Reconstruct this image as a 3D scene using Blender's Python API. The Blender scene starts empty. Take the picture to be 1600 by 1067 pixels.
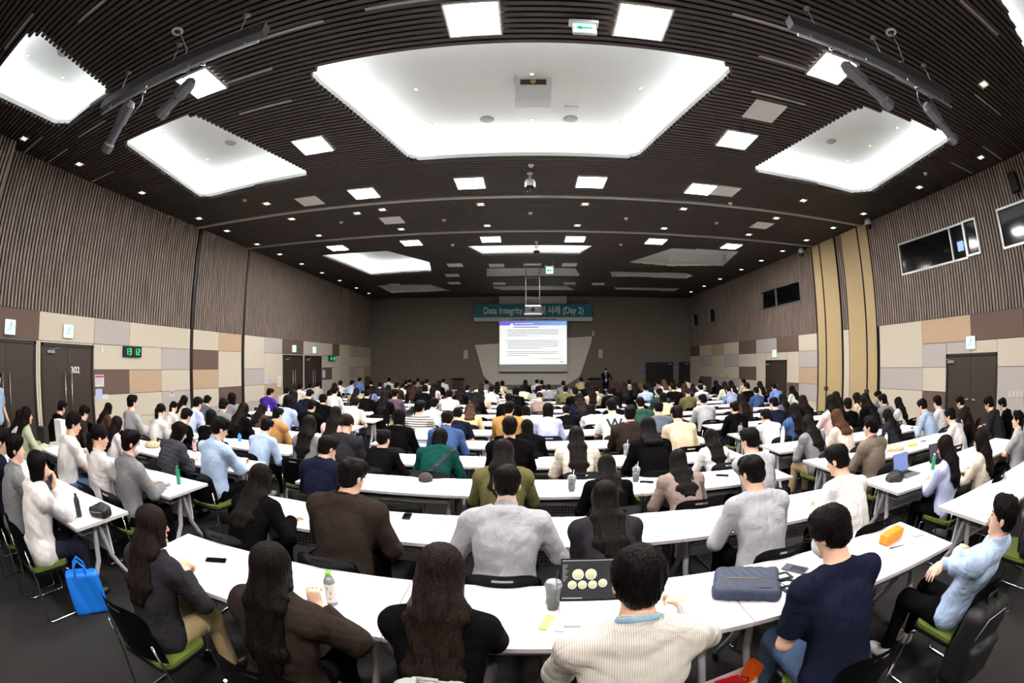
import bpy, bmesh, math, random
import numpy as np
from mathutils import Vector, Matrix
from mathutils.geometry import tessellate_polygon
random.seed(7)
SC = bpy.context.scene
COL = SC.collection
R = math.radians
PI = math.pi

# ------------------------------------------------------------ camera, world, exposure
# a 15.9 mm equisolid fisheye held 2.05 m above the floor at the back of the hall
cam_d = bpy.data.cameras.new('camera')
cam = bpy.data.objects.new('camera', cam_d)
COL.objects.link(cam)
cam_d.type = 'PANO'
try:
    cam_d.panorama_type = 'FISHEYE_EQUISOLID'
    cam_d.fisheye_lens = 15.909
    cam_d.fisheye_fov = math.pi
except AttributeError:
    cam_d.cycles.panorama_type = 'FISHEYE_EQUISOLID'
    cam_d.cycles.fisheye_lens = 15.909
    cam_d.cycles.fisheye_fov = math.pi
cam_d.sensor_fit = 'HORIZONTAL'
cam_d.sensor_width = 36.0
cam_d.sensor_height = 24.0
cam_d.clip_start = 0.02
cam.location = (0, 0, 2.05)
def look(yaw, pitch, roll):
    f = Vector((math.sin(yaw) * math.cos(pitch), math.cos(yaw) * math.cos(pitch), math.sin(pitch)))
    r = Vector((math.cos(yaw), -math.sin(yaw), 0)); u = r.cross(f)
    r2 = r * math.cos(roll) + u * math.sin(roll); u2 = u * math.cos(roll) - r * math.sin(roll)
    return Matrix((r2, u2, -f)).transposed()
cam.rotation_euler = look(-0.0359, 0.0452, -0.00128).to_euler()
SC.camera = cam

world = bpy.data.worlds.new('world')
SC.world = world
world.use_nodes = True
world.node_tree.nodes['Background'].inputs[0].default_value = (0.02, 0.02, 0.02, 1)
world.node_tree.nodes['Background'].inputs[1].default_value = 1.0

SC.view_settings.view_transform = 'Standard'
SC.view_settings.look = 'None'
SC.view_settings.gamma = 1
SC.view_settings.use_curve_mapping = False
SC.view_settings.exposure = 0.0
PANEL_POWER = 165.0      # square ceiling luminaires
COVE_POWER = 14.0        # light strips hidden in the coffers
SPOT_POWER = 9.0       # small recessed downlights

HC = 5.79               # ceiling height
XL, XR = -9.4, 9.7      # side walls
YB, YF = -4.5, 25.7     # wall behind the camera, stage wall

# ------------------------------------------------------------ materials
def lin(c):
    return c / 12.92 if c <= 0.04045 else ((c + 0.055) / 1.055) ** 2.4
def rgb(r, g, b):
    return (lin(r / 255), lin(g / 255), lin(b / 255), 1)
MATS = {}
def mat(name, col, rough=0.6, metal=0.0, emit=0.0, bump=0.0, bscale=60.0, var=0.0, vscale=8.0, spec=0.5,
        stretch=(1, 1, 1), trans=0.0, alpha=1.0):
    if name in MATS: return MATS[name]
    m = bpy.data.materials.new(name)
    m.use_nodes = True
    nt = m.node_tree
    b = nt.nodes['Principled BSDF']
    c = rgb(*col)
    b.inputs['Base Color'].default_value = c
    b.inputs['Roughness'].default_value = rough
    b.inputs['Metallic'].default_value = metal
    b.inputs['Specular IOR Level'].default_value = spec
    if trans: b.inputs['Transmission Weight'].default_value = trans
    if alpha < 1: b.inputs['Alpha'].default_value = alpha
    if emit:
        b.inputs['Emission Color'].default_value = c
        b.inputs['Emission Strength'].default_value = emit
    if bump or var:
        tc = nt.nodes.new('ShaderNodeTexCoord')
        mp = nt.nodes.new('ShaderNodeMapping')
        mp.inputs['Scale'].default_value = stretch
        nt.links.new(tc.outputs['Object'], mp.inputs['Vector'])
        if bump:
            n = nt.nodes.new('ShaderNodeTexNoise')
            n.inputs['Scale'].default_value = bscale
            n.inputs['Detail'].default_value = 3
            nt.links.new(mp.outputs[0], n.inputs['Vector'])
            bp = nt.nodes.new('ShaderNodeBump')
            bp.inputs['Strength'].default_value = bump
            bp.inputs['Distance'].default_value = 0.01
            nt.links.new(n.outputs[0], bp.inputs['Height'])
            nt.links.new(bp.outputs[0], b.inputs['Normal'])
        if var:
            n = nt.nodes.new('ShaderNodeTexNoise')
            n.inputs['Scale'].default_value = vscale
            n.inputs['Detail'].default_value = 4
            nt.links.new(mp.outputs[0], n.inputs['Vector'])
            rm = nt.nodes.new('ShaderNodeMapRange')
            rm.inputs['From Min'].default_value = 0.3
            rm.inputs['From Max'].default_value = 0.7
            rm.inputs['To Min'].default_value = 1 - var
            rm.inputs['To Max'].default_value = 1 + var
            nt.links.new(n.outputs[0], rm.inputs[0])
            mx = nt.nodes.new('ShaderNodeVectorMath')
            mx.operation = 'SCALE'
            mx.inputs[0].default_value = c[:3]
            nt.links.new(rm.outputs[0], mx.inputs['Scale'])
            nt.links.new(mx.outputs[0], b.inputs['Base Color'])
    MATS[name] = m
    return m

M_WHITE = mat('white laminate', (238, 238, 240), 0.35, var=0.01)
M_TEDGE = mat('table edge grey', (196, 190, 192), 0.45)
M_GREY = mat('powder coated grey', (150, 152, 158), 0.45, 0.2)
M_PANELG = mat('modesty panel grey', (205, 208, 216), 0.5)
M_CHROME = mat('chrome', (205, 205, 210), 0.15, 1.0)
M_BLACKP = mat('black plastic', (13, 13, 14), 0.4, spec=0.25)
M_LIME = mat('lime seat fabric', (88, 102, 28), 0.8, bump=0.3, bscale=300)
M_BLACK = mat('black matt', (12, 12, 12), 0.6)
M_SCREENB = mat('dark glass', (8, 8, 10), 0.08)
M_CARPET = mat('charcoal carpet', (25, 23, 23), 0.95, bump=0.6, bscale=260, var=0.22, vscale=45)
M_CEIL = mat('dark brown baffle', (52, 42, 39), 0.6, var=0.12, vscale=3, stretch=(0.3, 6, 1))
M_PLEN = mat('plenum black', (9, 7, 7), 0.9)
M_COFFER = mat('coffer white', (232, 232, 230), 0.7)
M_RIB = mat('taupe timber rib', (134, 119, 110), 0.6, var=0.3, vscale=2.5, stretch=(5, 5, 0.5))
M_RIBGAP = mat('rib gap', (34, 29, 27), 0.85)
M_BACKRIB = mat('grey brown stage cladding', (124, 114, 104), 0.7, var=0.08, vscale=4, stretch=(6, 6, 0.3))
M_CREAM = mat('cream fabric tile', (208, 198, 180), 0.85, bump=0.15, bscale=400)
M_LILAC = mat('pale grey fabric tile', (186, 178, 174), 0.85, bump=0.15, bscale=400)
M_BROWN = mat('brown fabric tile', (108, 88, 79), 0.85, bump=0.15, bscale=400)
M_TAN = mat('tan fabric tile', (192, 165, 137), 0.85, bump=0.15, bscale=400)
M_DOOR = mat('dark timber door', (58, 46, 39), 0.5, var=0.15, vscale=5, stretch=(8, 8, 0.5))
M_DFRAME = mat('door frame black', (30, 22, 20), 0.5)
M_BEIGE = mat('beige partition leaf', (186, 164, 122), 0.75, bump=0.1, bscale=300)
M_TRACK = mat('light grey track', (150, 145, 142), 0.5)
M_SILVER = mat('brushed silver', (180, 180, 180), 0.35, 0.9)
M_LAMP = mat('luminaire diffuser', (255, 250, 246), 0.5, emit=PANEL_POWER)
M_COVE = mat('cove light strip', (244, 252, 255), 0.5, emit=COVE_POWER)
M_DOWN = mat('downlight lens', (255, 246, 226), 0.5, emit=SPOT_POWER)
M_WARM = mat('warm spot lens', (255, 190, 130), 0.5, emit=3.0)
M_EXIT = mat('exit sign face', (160, 225, 205), 0.5, emit=2.2)
M_GREENLED = mat('green led', (30, 235, 130), 0.5, emit=2.0)
M_BLUELED = mat('blue sign glow', (40, 70, 220), 0.5, emit=0.8)
M_WOOD = mat('lectern wood', (62, 32, 24), 0.4)

# ------------------------------------------------------------ mesh helpers
def obj(name, me, parent=None, m=None):
    if isinstance(me, bmesh.types.BMesh):
        d = bpy.data.meshes.new(name)
        me.to_mesh(d); me.free(); me = d
    o = bpy.data.objects.new(name, me)
    if m is not None and not me.materials:
        for q in (m if isinstance(m, (list, tuple)) else [m]): me.materials.append(q)
    COL.objects.link(o)
    if parent is not None: o.parent = parent
    return o
def tag(o, label=None, cat=None, group=None, kind=None):
    if label: o['label'] = label
    if cat: o['category'] = cat
    if group: o['group'] = group
    if kind: o['kind'] = kind
    return o
def thing(name, label, cat, loc=(0, 0, 0), rz=0, group=None):
    o = bpy.data.objects.new(name, None)
    o.empty_display_size = 0.1
    COL.objects.link(o)
    o.location = loc; o.rotation_euler = (0, 0, rz)
    return tag(o, label, cat, group)
def copy_tree(o, parent=None):
    c = o.copy(); COL.objects.link(c)
    if parent is not None: c.parent = parent
    for ch in list(o.children): copy_tree(ch, c)
    return c
def box(bm, x0, y0, z0, x1, y1, z1, mi=0, M=None):
    vs = [bm.verts.new((x, y, z)) for x in (x0, x1) for y in (y0, y1) for z in (z0, z1)]
    fs = [(0, 1, 3, 2), (4, 6, 7, 5), (0, 4, 5, 1), (2, 3, 7, 6), (0, 2, 6, 4), (1, 5, 7, 3)]
    for f in fs:
        q = bm.faces.new([vs[i] for i in f]); q.material_index = mi
    if M is not None:
        for v in vs: v.co = M @ v.co
    return vs
def bevel(bm, w=0.004, seg=2):
    bmesh.ops.bevel(bm, geom=[e for e in bm.edges if len(e.link_faces) == 2 and e.calc_face_angle(0) > 0.5],
                    offset=w, segments=seg, affect='EDGES', profile=0.6)
def tube(bm, pts, r, n=8, mi=0, cap=True, smooth=True):
    pts = [Vector(p) for p in pts]
    rs = r if isinstance(r, (list, tuple)) else [r] * len(pts)
    rings = []
    up = None
    for i, p in enumerate(pts):
        t = (pts[min(i + 1, len(pts) - 1)] - pts[max(i - 1, 0)]).normalized()
        if up is None:
            up = Vector((0, 0, 1)) if abs(t.z) < 0.9 else Vector((1, 0, 0))
        a = t.cross(up)
        if a.length < 1e-4: a = t.cross(Vector((0.3, 0.7, 0.2)))
        a.normalize(); b = a.cross(t).normalized(); up = b
        rings.append([bm.verts.new(p + (a * math.cos(k * 2 * PI / n) + b * math.sin(k * 2 * PI / n)) * rs[i]) for k in range(n)])
    for A, B in zip(rings, rings[1:]):
        for k in range(n):
            f = bm.faces.new((A[k], A[(k + 1) % n], B[(k + 1) % n], B[k])); f.material_index = mi; f.smooth = smooth
    if cap:
        for rg, s in ((rings[0], -1), (rings[-1], 1)):
            f = bm.faces.new(rg[::s]); f.material_index = mi
def lathe(bm, prof, c=(0, 0, 0), n=20, mi=0, smooth=True, M=None):
    rings = []
    for r, z in prof:
        if r <= 1e-5: rings.append([bm.verts.new((c[0], c[1], c[2] + z))])
        else: rings.append([bm.verts.new((c[0] + r * math.cos(k * 2 * PI / n), c[1] + r * math.sin(k * 2 * PI / n), c[2] + z)) for k in range(n)])
    for A, B in zip(rings, rings[1:]):
        for k in range(n):
            if len(A) == 1 and len(B) == 1: continue
            if len(A) == 1: vs = (A[0], B[(k + 1) % n], B[k])
            elif len(B) == 1: vs = (A[k], A[(k + 1) % n], B[0])
            else: vs = (A[k], A[(k + 1) % n], B[(k + 1) % n], B[k])
            f = bm.faces.new(vs); f.material_index = mi; f.smooth = smooth
    if M is not None:
        for rg in rings:
            for v in rg: v.co = M @ v.co
def prism(bm, poly, z0, z1, mi=0, M=None):
    a = [bm.verts.new((x, y, z0)) for x, y in poly]; b = [bm.verts.new((x, y, z1)) for x, y in poly]
    n = len(poly)
    bm.faces.new(a[::-1]).material_index = mi; bm.faces.new(b).material_index = mi
    for i in range(n): bm.faces.new((a[i], a[(i + 1) % n], b[(i + 1) % n], b[i])).material_index = mi
    if M is not None:
        for v in a + b: v.co = M @ v.co
def rrect(x0, y0, x1, y1, r, n=5):
    P = []
    for cx, cy, a0 in ((x1 - r, y1 - r, 0), (x0 + r, y1 - r, 90), (x0 + r, y0 + r, 180), (x1 - r, y0 + r, 270)):
        for k in range(n + 1):
            a = R(a0 + 90 * k / n); P.append((cx + r * math.cos(a), cy + r * math.sin(a)))
    return P
def NB(): return bmesh.new()
def text_mesh(s, size, name='lettering', extrude=0.004, align='CENTER', bold=0.0):
    c = bpy.data.curves.new(name, 'FONT')
    c.body = s; c.size = size; c.extrude = extrude; c.align_x = align; c.align_y = 'CENTER'; c.offset = bold
    o = bpy.data.objects.new(name, c); COL.objects.link(o)
    bpy.context.view_layer.update()
    me = bpy.data.meshes.new_from_object(o.evaluated_get(bpy.context.evaluated_depsgraph_get()))
    bpy.data.objects.remove(o); me.name = name; me.materials.clear()
    return me
def struct(name, bm, m, parent=None):
    o = obj(name, bm, parent, m)
    if parent is None: o['kind'] = 'structure'
    return o
# ------------------------------------------------------------ room shell
bm = NB(); box(bm, XL - 0.3, YB, -0.1, XR + 0.3, YF, 0.0); struct('floor', bm, M_CARPET)

# coffers in the ceiling (polygon at ceiling height, lit by hidden strips or not)
COFFERS = [
    ([(-2.60, 4.26), (2.50, 4.26), (2.76, 4.50), (2.72, 4.80), (2.10, 7.52), (1.90, 7.70), (-2.02, 7.70), (-2.22, 7.52), (-2.84, 4.75), (-2.86, 4.48)], 1),
    ([(-6.95, 4.46), (-5.32, 4.46), (-5.08, 4.66), (-4.36, 7.50), (-4.50, 7.78), (-7.35, 7.92), (-7.66, 7.80), (-7.16, 4.66)], 1),
    ([(-7.60, 0.98), (-5.95, 0.98), (-5.70, 1.20), (-5.86, 2.95), (-6.04, 3.12), (-7.50, 3.20), (-7.74, 2.96), (-7.84, 1.20)], 1),
    ([(5.22, 4.40), (7.40, 4.10), (7.74, 4.32), (8.06, 7.48), (7.66, 7.80), (4.76, 7.68), (4.50, 7.44), (5.08, 4.62)], 1),
    ([(5.20, -1.40), (5.45, -1.65), (7.40, -1.65), (7.70, -1.40), (7.85, 1.10), (7.60, 1.32), (6.42, 1.19), (5.30, 0.87), (5.10, 0.70)], 1),
    ([(-2.05, 14.15), (2.20, 14.15), (1.83, 15.52), (-1.60, 15.52)], 1),
    ([(-7.40, 14.40), (-4.75, 14.40), (-3.70, 16.40), (-4.03, 18.30), (-6.85, 18.60)], 1),
    ([(4.85, 14.20), (7.45, 14.05), (7.95, 16.75), (5.80, 17.20), (3.72, 16.80)], 0),
    ([(-1.65, 17.84), (1.92, 17.84), (2.30, 19.40), (2.2, 19.85), (-1.85, 19.85)], 0),
    ([(-1.75, 22.1), (1.95, 22.1), (2.55, 23.7), (-1.35, 23.7), (-1.75, 23.2)], 0),
    ([(3.42, 18.45), (6.9, 18.3), (7.50, 18.95), (7.36, 19.8), (3.76, 19.7)], 0),
    ([(4.3, 22.3), (8.05, 22.3), (8.0, 23.6), (4.65, 23.4)], 0),
    ([(-7.55, 21.05), (-4.75, 21.3), (-3.97, 23.7), (-7.55, 23.9)], 0),
]
def ccw(p):
    a = sum(p[i][0] * p[(i + 1) % len(p)][1] - p[(i + 1) % len(p)][0] * p[i][1] for i in range(len(p)))
    return p if a > 0 else p[::-1]
def offset_poly(p, d):
    p = ccw(p); n = len(p); out = []
    for i in range(n):
        a, b, c = Vector(p[i - 1]), Vector(p[i]), Vector(p[(i + 1) % n])
        e1 = (b - a).normalized(); e2 = (c - b).normalized()
        n1 = Vector((e1.y, -e1.x)); n2 = Vector((e2.y, -e2.x))
        m = (n1 + n2); m = m / max(m.length_squared / 2, 0.35) 
        q = b + m * d; out.append((q.x, q.y))
    return out
def spans(y, poly):
    xs = []
    n = len(poly)
    for i in range(n):
        (x0, y0), (x1, y1) = poly[i], poly[(i + 1) % n]
        if (y0 > y) != (y1 > y): xs.append(x0 + (x1 - x0) * (y - y0) / (y1 - y0))
    xs.sort(); return list(zip(xs[::2], xs[1::2]))
bm = NB()
outer = [(XL - 0.3, YB), (XR + 0.3, YB), (XR + 0.3, YF), (XL - 0.3, YF)]
holes = [ccw(p)[::-1] for p, _ in COFFERS]
loops = [outer] + holes
flat = [v for l in loops for v in l]
tris = tessellate_polygon([[Vector((x, y, 0)) for x, y in l] for l in loops])
vs = [bm.verts.new((x, y, HC + 0.07)) for x, y in flat]
for t in tris:
    try: f = bm.faces.new([vs[i] for i in t]); f.material_index = 1
    except ValueError: pass
y = YB + 0.05                                   # timber baffles, cut where a coffer opens
while y < YF:
    cuts = sorted(s for p, _ in COFFERS for s in spans(y, p))
    x = XL - 0.05
    for a, b in cuts + [(XR + 0.05, None)]:
        if a > x: box(bm, x, y - 0.031, HC, a, y + 0.031, HC + 0.07)
        if b is not None: x = b
    y += 0.1
ceiling = struct('ceiling', bm, [M_CEIL, M_PLEN])
for i, (p, lit) in enumerate(COFFERS):
    p = ccw(p); o = offset_poly(p, 0.22)
    bm = NB()
    top = [bm.verts.new((x, y, HC + 0.58)) for x, y in o]; low = [bm.verts.new((x, y, HC + 0.09)) for x, y in o]
    lip0 = [bm.verts.new((x, y, HC + 0.09)) for x, y in p]; lip1 = [bm.verts.new((x, y, HC + 0.06)) for x, y in p]
    n = len(p)
    bm.faces.new(top)
    for k in range(n):
        j = (k + 1) % n
        bm.faces.new((top[k], top[j], low[j], low[k])); bm.faces.new((low[k], low[j], lip0[j], lip0[k])); bm.faces.new((lip0[k], lip0[j], lip1[j], lip1[k]))
    q = offset_poly(p, 0.035)                   # upstand that hides the strip
    a = [bm.verts.new((x, y, HC + 0.14)) for x, y in p]; b = [bm.verts.new((x, y, HC + 0.14)) for x, y in q]; c = [bm.verts.new((x, y, HC + 0.09)) for x, y in q]
    for k in range(n):
        j = (k + 1) % n
        bm.faces.new((lip0[k], lip0[j], a[j], a[k])); bm.faces.new((a[k], a[j], b[j], b[k])); bm.faces.new((b[k], b[j], c[j], c[k]))
    cf = obj('coffer', bm, None, M_COFFER); cf['kind'] = 'structure'; cf.name = 'trim_%d' % (i + 1)
    if lit:
        bm = NB(); r0 = offset_poly(p, 0.08); r1 = offset_poly(p, 0.15)
        a = [bm.verts.new((x, y, HC + 0.11)) for x, y in r0]; b = [bm.verts.new((x, y, HC + 0.11)) for x, y in r1]
        for k in range(n): bm.faces.new((a[k], a[(k + 1) % n], b[(k + 1) % n], b[k]))
        obj('cove_light_strip', bm, cf, M_COVE)

# side walls: tiles below, timber ribs above
ZT = 2.87
Zr = [2.87, 2.30, 1.735, 1.17, 0.60, 0.03]
def wall_tiles(side, tiles, doors):
    bm = NB()
    idx = {'C': 0, 'G': 1, 'B': 2, 'T': 3}
    for y0, y1, r0, r1, c in tiles:
        z1, z0 = Zr[r0], Zr[r1]
        segs = [(y0, y1, z0, z1)]
        for d0, d1, dz in doors:
            ns = []
            for a, b, c0, c1 in segs:
                if b <= d0 or a >= d1 or c0 >= dz: ns.append((a, b, c0, c1)); continue
                if a < d0: ns.append((a, d0, c0, c1))
                if b > d1: ns.append((d1, b, c0, c1))
                if c1 > dz + 0.01: ns.append((max(a, d0), min(b, d1), dz, c1))
            segs = ns
        for a, b, c0, c1 in segs:
            g = 0.006
            x0, x1 = (XL, XL + 0.035) if side < 0 else (XR - 0.035, XR)
            box(bm, x0, a + g, c0 + g, x1, b - g, c1 - g, idx[c])
    return bm
LT = [(-4.5, 1.2, 0, 1, 'C'), (-4.5, 1.2, 1, 5, 'B'), (1.2, 2.9, 0, 1, 'C'), (1.2, 2.9, 1, 5, 'C'), (2.9, 4.33, 0, 1, 'B'), (2.9, 4.33, 1, 5, 'C'),
      (4.33, 6.06, 0, 1, 'C'), (4.33, 6.06, 1, 5, 'C'), (6.06, 7.29, 0, 1, 'G'), (6.06, 8.54, 1, 2, 'C'), (6.06, 7.29, 2, 3, 'B'), (7.29, 8.54, 2, 3, 'T'),
      (6.06, 8.54, 3, 4, 'C'), (6.06, 8.54, 4, 5, 'C'), (7.29, 9.78, 0, 1, 'C'), (8.54, 9.78, 1, 2, 'G'), (8.54, 9.78, 2, 3, 'C'), (8.54, 9.78, 3, 4, 'G'), (8.54, 9.78, 4, 5, 'C'),
      (9.92, 11.2, 0, 1, 'C'), (9.92, 11.2, 1, 2, 'B'), (9.92, 11.2, 2, 3, 'T'), (9.92, 11.2, 3, 4, 'C'), (9.92, 11.2, 4, 5, 'G'),
      (11.2, 12.5, 0, 1, 'T'), (11.2, 12.5, 1, 3, 'C'), (11.2, 12.5, 3, 4, 'B'), (11.2, 12.5, 4, 5, 'C'),
      (12.66, 13.97, 0, 2, 'C'), (12.66, 13.97, 2, 3, 'G'), (12.66, 13.97, 3, 4, 'C'), (12.66, 13.97, 4, 5, 'G'), (13.97, 15.3, 0, 1, 'G'), (13.97, 15.3, 1, 3, 'C'), (13.97, 15.3, 3, 4, 'T'), (13.97, 15.3, 4, 5, 'C'),
      (15.3, 17.1, 0, 1, 'B'), (15.3, 17.1, 1, 5, 'C'), (17.1, 20.13, 0, 1, 'C'), (17.1, 18.97, 1, 5, 'C'), (18.97, 20.08, 1, 2, 'C'), (18.97, 20.08, 2, 3, 'B'), (18.97, 20.08, 3, 5, 'C'),
      (20.13, 21.0, 0, 1, 'B'), (20.08, 21.0, 1, 2, 'C'), (20.08, 21.0, 2, 5, 'C'), (22.25, 23.6, 0, 1, 'T'), (22.25, 23.4, 1, 2, 'C'), (22.25, 23.4, 2, 3, 'G'), (22.25, 23.4, 3, 5, 'C'),
      (23.6, 25.65, 0, 1, 'G'), (23.4, 25.65, 1, 2, 'C'), (23.4, 24.6, 2, 3, 'C'), (24.6, 25.65, 2, 3, 'T'), (23.4, 24.6, 3, 5, 'C'), (24.6, 25.65, 3, 5, 'B')]
LD = [(2.52, 4.26, 2.28), (4.40, 6.04, 2.26), (15.35, 17.04, 2.26), (17.2, 18.9, 2.26)]
RT = [(-4.5, 0.5, 0, 2, 'C'), (-4.5, 0.5, 2, 5, 'G'), (0.5, 2.3, 0, 1, 'T'), (0.5, 4.12, 1, 2, 'C'), (0.5, 2.3, 2, 5, 'C'), (2.3, 4.12, 0, 1, 'B'),
      (2.3, 4.12, 2, 3, 'G'), (2.3, 4.12, 3, 5, 'C'), (4.12, 5.82, 0, 1, 'B'), (4.12, 5.82, 1, 2, 'C'), (4.12, 4.97, 2, 4, 'G'), (4.12, 4.97, 4, 5, 'C'), (5.82, 7.58, 0, 1, 'T'),
      (5.82, 7.58, 1, 2, 'G'), (6.7, 7.58, 2, 3, 'C'), (6.7, 7.58, 3, 4, 'B'), (6.7, 7.58, 4, 5, 'C'), (4.97, 6.7, 2, 5, 'C'), (7.58, 9.36, 0, 2, 'C'), (7.58, 9.36, 2, 3, 'G'), (7.58, 9.36, 3, 5, 'C'),
      (10.84, 11.14, 0, 5, 'C'), (12.67, 13.86, 0, 1, 'C'), (12.67, 13.86, 1, 2, 'G'), (12.67, 13.86, 2, 3, 'T'), (12.67, 13.86, 3, 4, 'G'), (12.67, 13.86, 4, 5, 'C'),
      (13.86, 15.5, 0, 1, 'B'), (13.86, 14.7, 1, 3, 'C'), (13.86, 14.7, 3, 4, 'B'), (13.86, 14.7, 4, 5, 'C'), (14.7, 16.4, 1, 5, 'C'), (15.5, 17.26, 0, 1, 'G'), (16.4, 17.26, 1, 5, 'C'),
      (17.26, 19.0, 0, 1, 'B'), (17.26, 19.0, 1, 2, 'C'), (17.26, 19.0, 2, 3, 'B'), (17.26, 19.0, 3, 5, 'C'), (19.0, 20.7, 0, 1, 'C'), (19.0, 20.7, 1, 2, 'G'), (19.0, 20.7, 2, 3, 'C'), (19.0, 20.7, 3, 5, 'G'),
      (20.7, 22.33, 0, 1, 'T'), (20.7, 22.33, 1, 3, 'C'), (20.7, 22.33, 3, 5, 'G'), (22.33, 24.08, 0, 1, 'C'), (22.33, 24.08, 1, 2, 'G'), (22.33, 24.08, 2, 3, 'C'), (22.33, 24.08, 3, 5, 'B'),
      (24.08, 25.65, 0, 1, 'B'), (24.08, 25.65, 1, 3, 'C'), (24.08, 25.65, 3, 5, 'C')]
RD = [(4.97, 6.7, 2.03), (14.72, 16.41, 2.0)]
def rib_wall(side, gaps, holes, skip):
    bm = NB()
    x = XL if side < 0 else XR
    # base: board with the openings left where the partitions stand
    y = YB
    while y < YF:
        if not any(a < y < b for a, b in gaps):
            segs = [(ZT, HC)]
            for a, b, z0, z1 in holes:
                if a < y < b:
                    segs = [s for q in segs for s in ((q[0], min(q[1], z0)), (max(q[0], z1), q[1])) if s[1] > s[0] + 0.01]
            for z0, z1 in segs:
                box(bm, x, y - 0.028, z0, x - side * 0.045, y + 0.028, z1, 0)
        y += 0.1
    return bm
WIN = [(5.66, 8.20, 4.07, 4.90), (5.20, 5.66, 4.10, 4.90), (2.6, 4.48, 4.06, 4.90), (13.55, 16.6, 4.05, 4.80), (21.7, 22.5, 4.02, 4.75), (24.2, 25.1, 4.0, 4.74)]
for side, name, tiles, doors, gaps in ((-1, 'wall_left', LT, LD, [(9.78, 9.93), (12.5, 12.67), (21.0, 22.25)]), (1, 'wall_right', RT, RD, [(9.40, 10.84), (11.14, 12.6)])):
    x = XL if side < 0 else XR
    bm = NB()
    box(bm, min(x, x + side * 0.25), YB, 0, max(x, x + side * 0.25), YF, HC)
    w = struct(name, bm, M_RIBGAP)
    obj('acoustic_tiles', wall_tiles(side, tiles, doors), w, [M_CREAM, M_LILAC, M_BROWN, M_TAN])
    obj('timber_ribs', rib_wall(side, gaps, WIN if side > 0 else [], None), w, M_RIB)
bm = NB()                                                # slim pilaster in the left wall near the stage
box(bm, XL, 21.0, 0, XL + 0.06, 22.2, ZT, 0); box(bm, XL, 21.0, ZT, XL + 0.06, 22.2, HC, 1)
struct('trim_20', bm, [M_CREAM, M_RIB])
bm = NB(); box(bm, XL, YB, 0, XL + 0.42, 2.55, HC - 0.02)
yy = YB
while yy < 2.53:
    box(bm, XL + 0.42, yy, ZT, XL + 0.46, yy + 0.056, HC - 0.02, 1); yy += 0.1
struct('trim_21', bm, [M_RIBGAP, M_RIB])
bm = NB()                                                # black tracks for the folding partitions
for y0, y1 in ((9.79, 9.91), (12.52, 12.65)): box(bm, XL, y0, 0, XL + 0.05, y1, HC)
struct('trim_22', bm, M_DFRAME)
bm = NB()
for y0 in (9.62, 12.42): box(bm, XL, y0, HC - 0.035, XR, y0 + 0.11, HC + 0.01)
struct('trim_23', bm, M_TRACK)
for k, (a, b) in enumerate(((9.44, 9.9), (9.94, 10.8), (11.18, 12.04), (12.08, 12.54))):
    g = thing('partition_leaf', ['narrow beige folding partition leaf nearest the camera on the right wall', 'wide beige partition leaf, left of the nearest narrow one',
              'wide beige partition leaf just past the ribbed gap', 'narrow beige partition leaf farthest from the camera'][k], 'partition', (XR - 0.02, (a + b) / 2, 0), 0, None)
    h = (b - a) / 2
    bm = NB(); box(bm, -0.05, -h + 0.012, 0.02, 0.0, h - 0.012, HC - 0.01); bevel(bm, 0.004, 1); obj('leaf', bm, g, M_BEIGE)
    bm = NB(); box(bm, -0.056, -h, 0.0, 0.0, -h + 0.012, HC); box(bm, -0.056, h - 0.012, 0, 0.0, h, HC); obj('edge_seal', bm, g, M_DFRAME)
    yy = (h - 0.06) * (1 if k % 2 == 0 else -1)
    bm = NB(); box(bm, -0.075, yy - 0.02, 1.0, -0.05, yy + 0.02, 1.12); obj('handle', bm, g, M_BLACK)
# stage wall
bm = NB(); box(bm, XL - 0.3, YF, 0, XR + 0.3, YF + 0.2, HC + 0.05)
x = XL
while x < XR:
    box(bm, x, YF - 0.02, 0, x + 0.1, YF, HC, 1); x += 0.116
struct('wall_front', bm, [M_RIBGAP, M_BACKRIB])
bm = NB(); box(bm, XL - 0.3, YB - 0.2, 0, XR + 0.3, YB, HC + 0.05); struct('wall_back', bm, M_CREAM)

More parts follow.
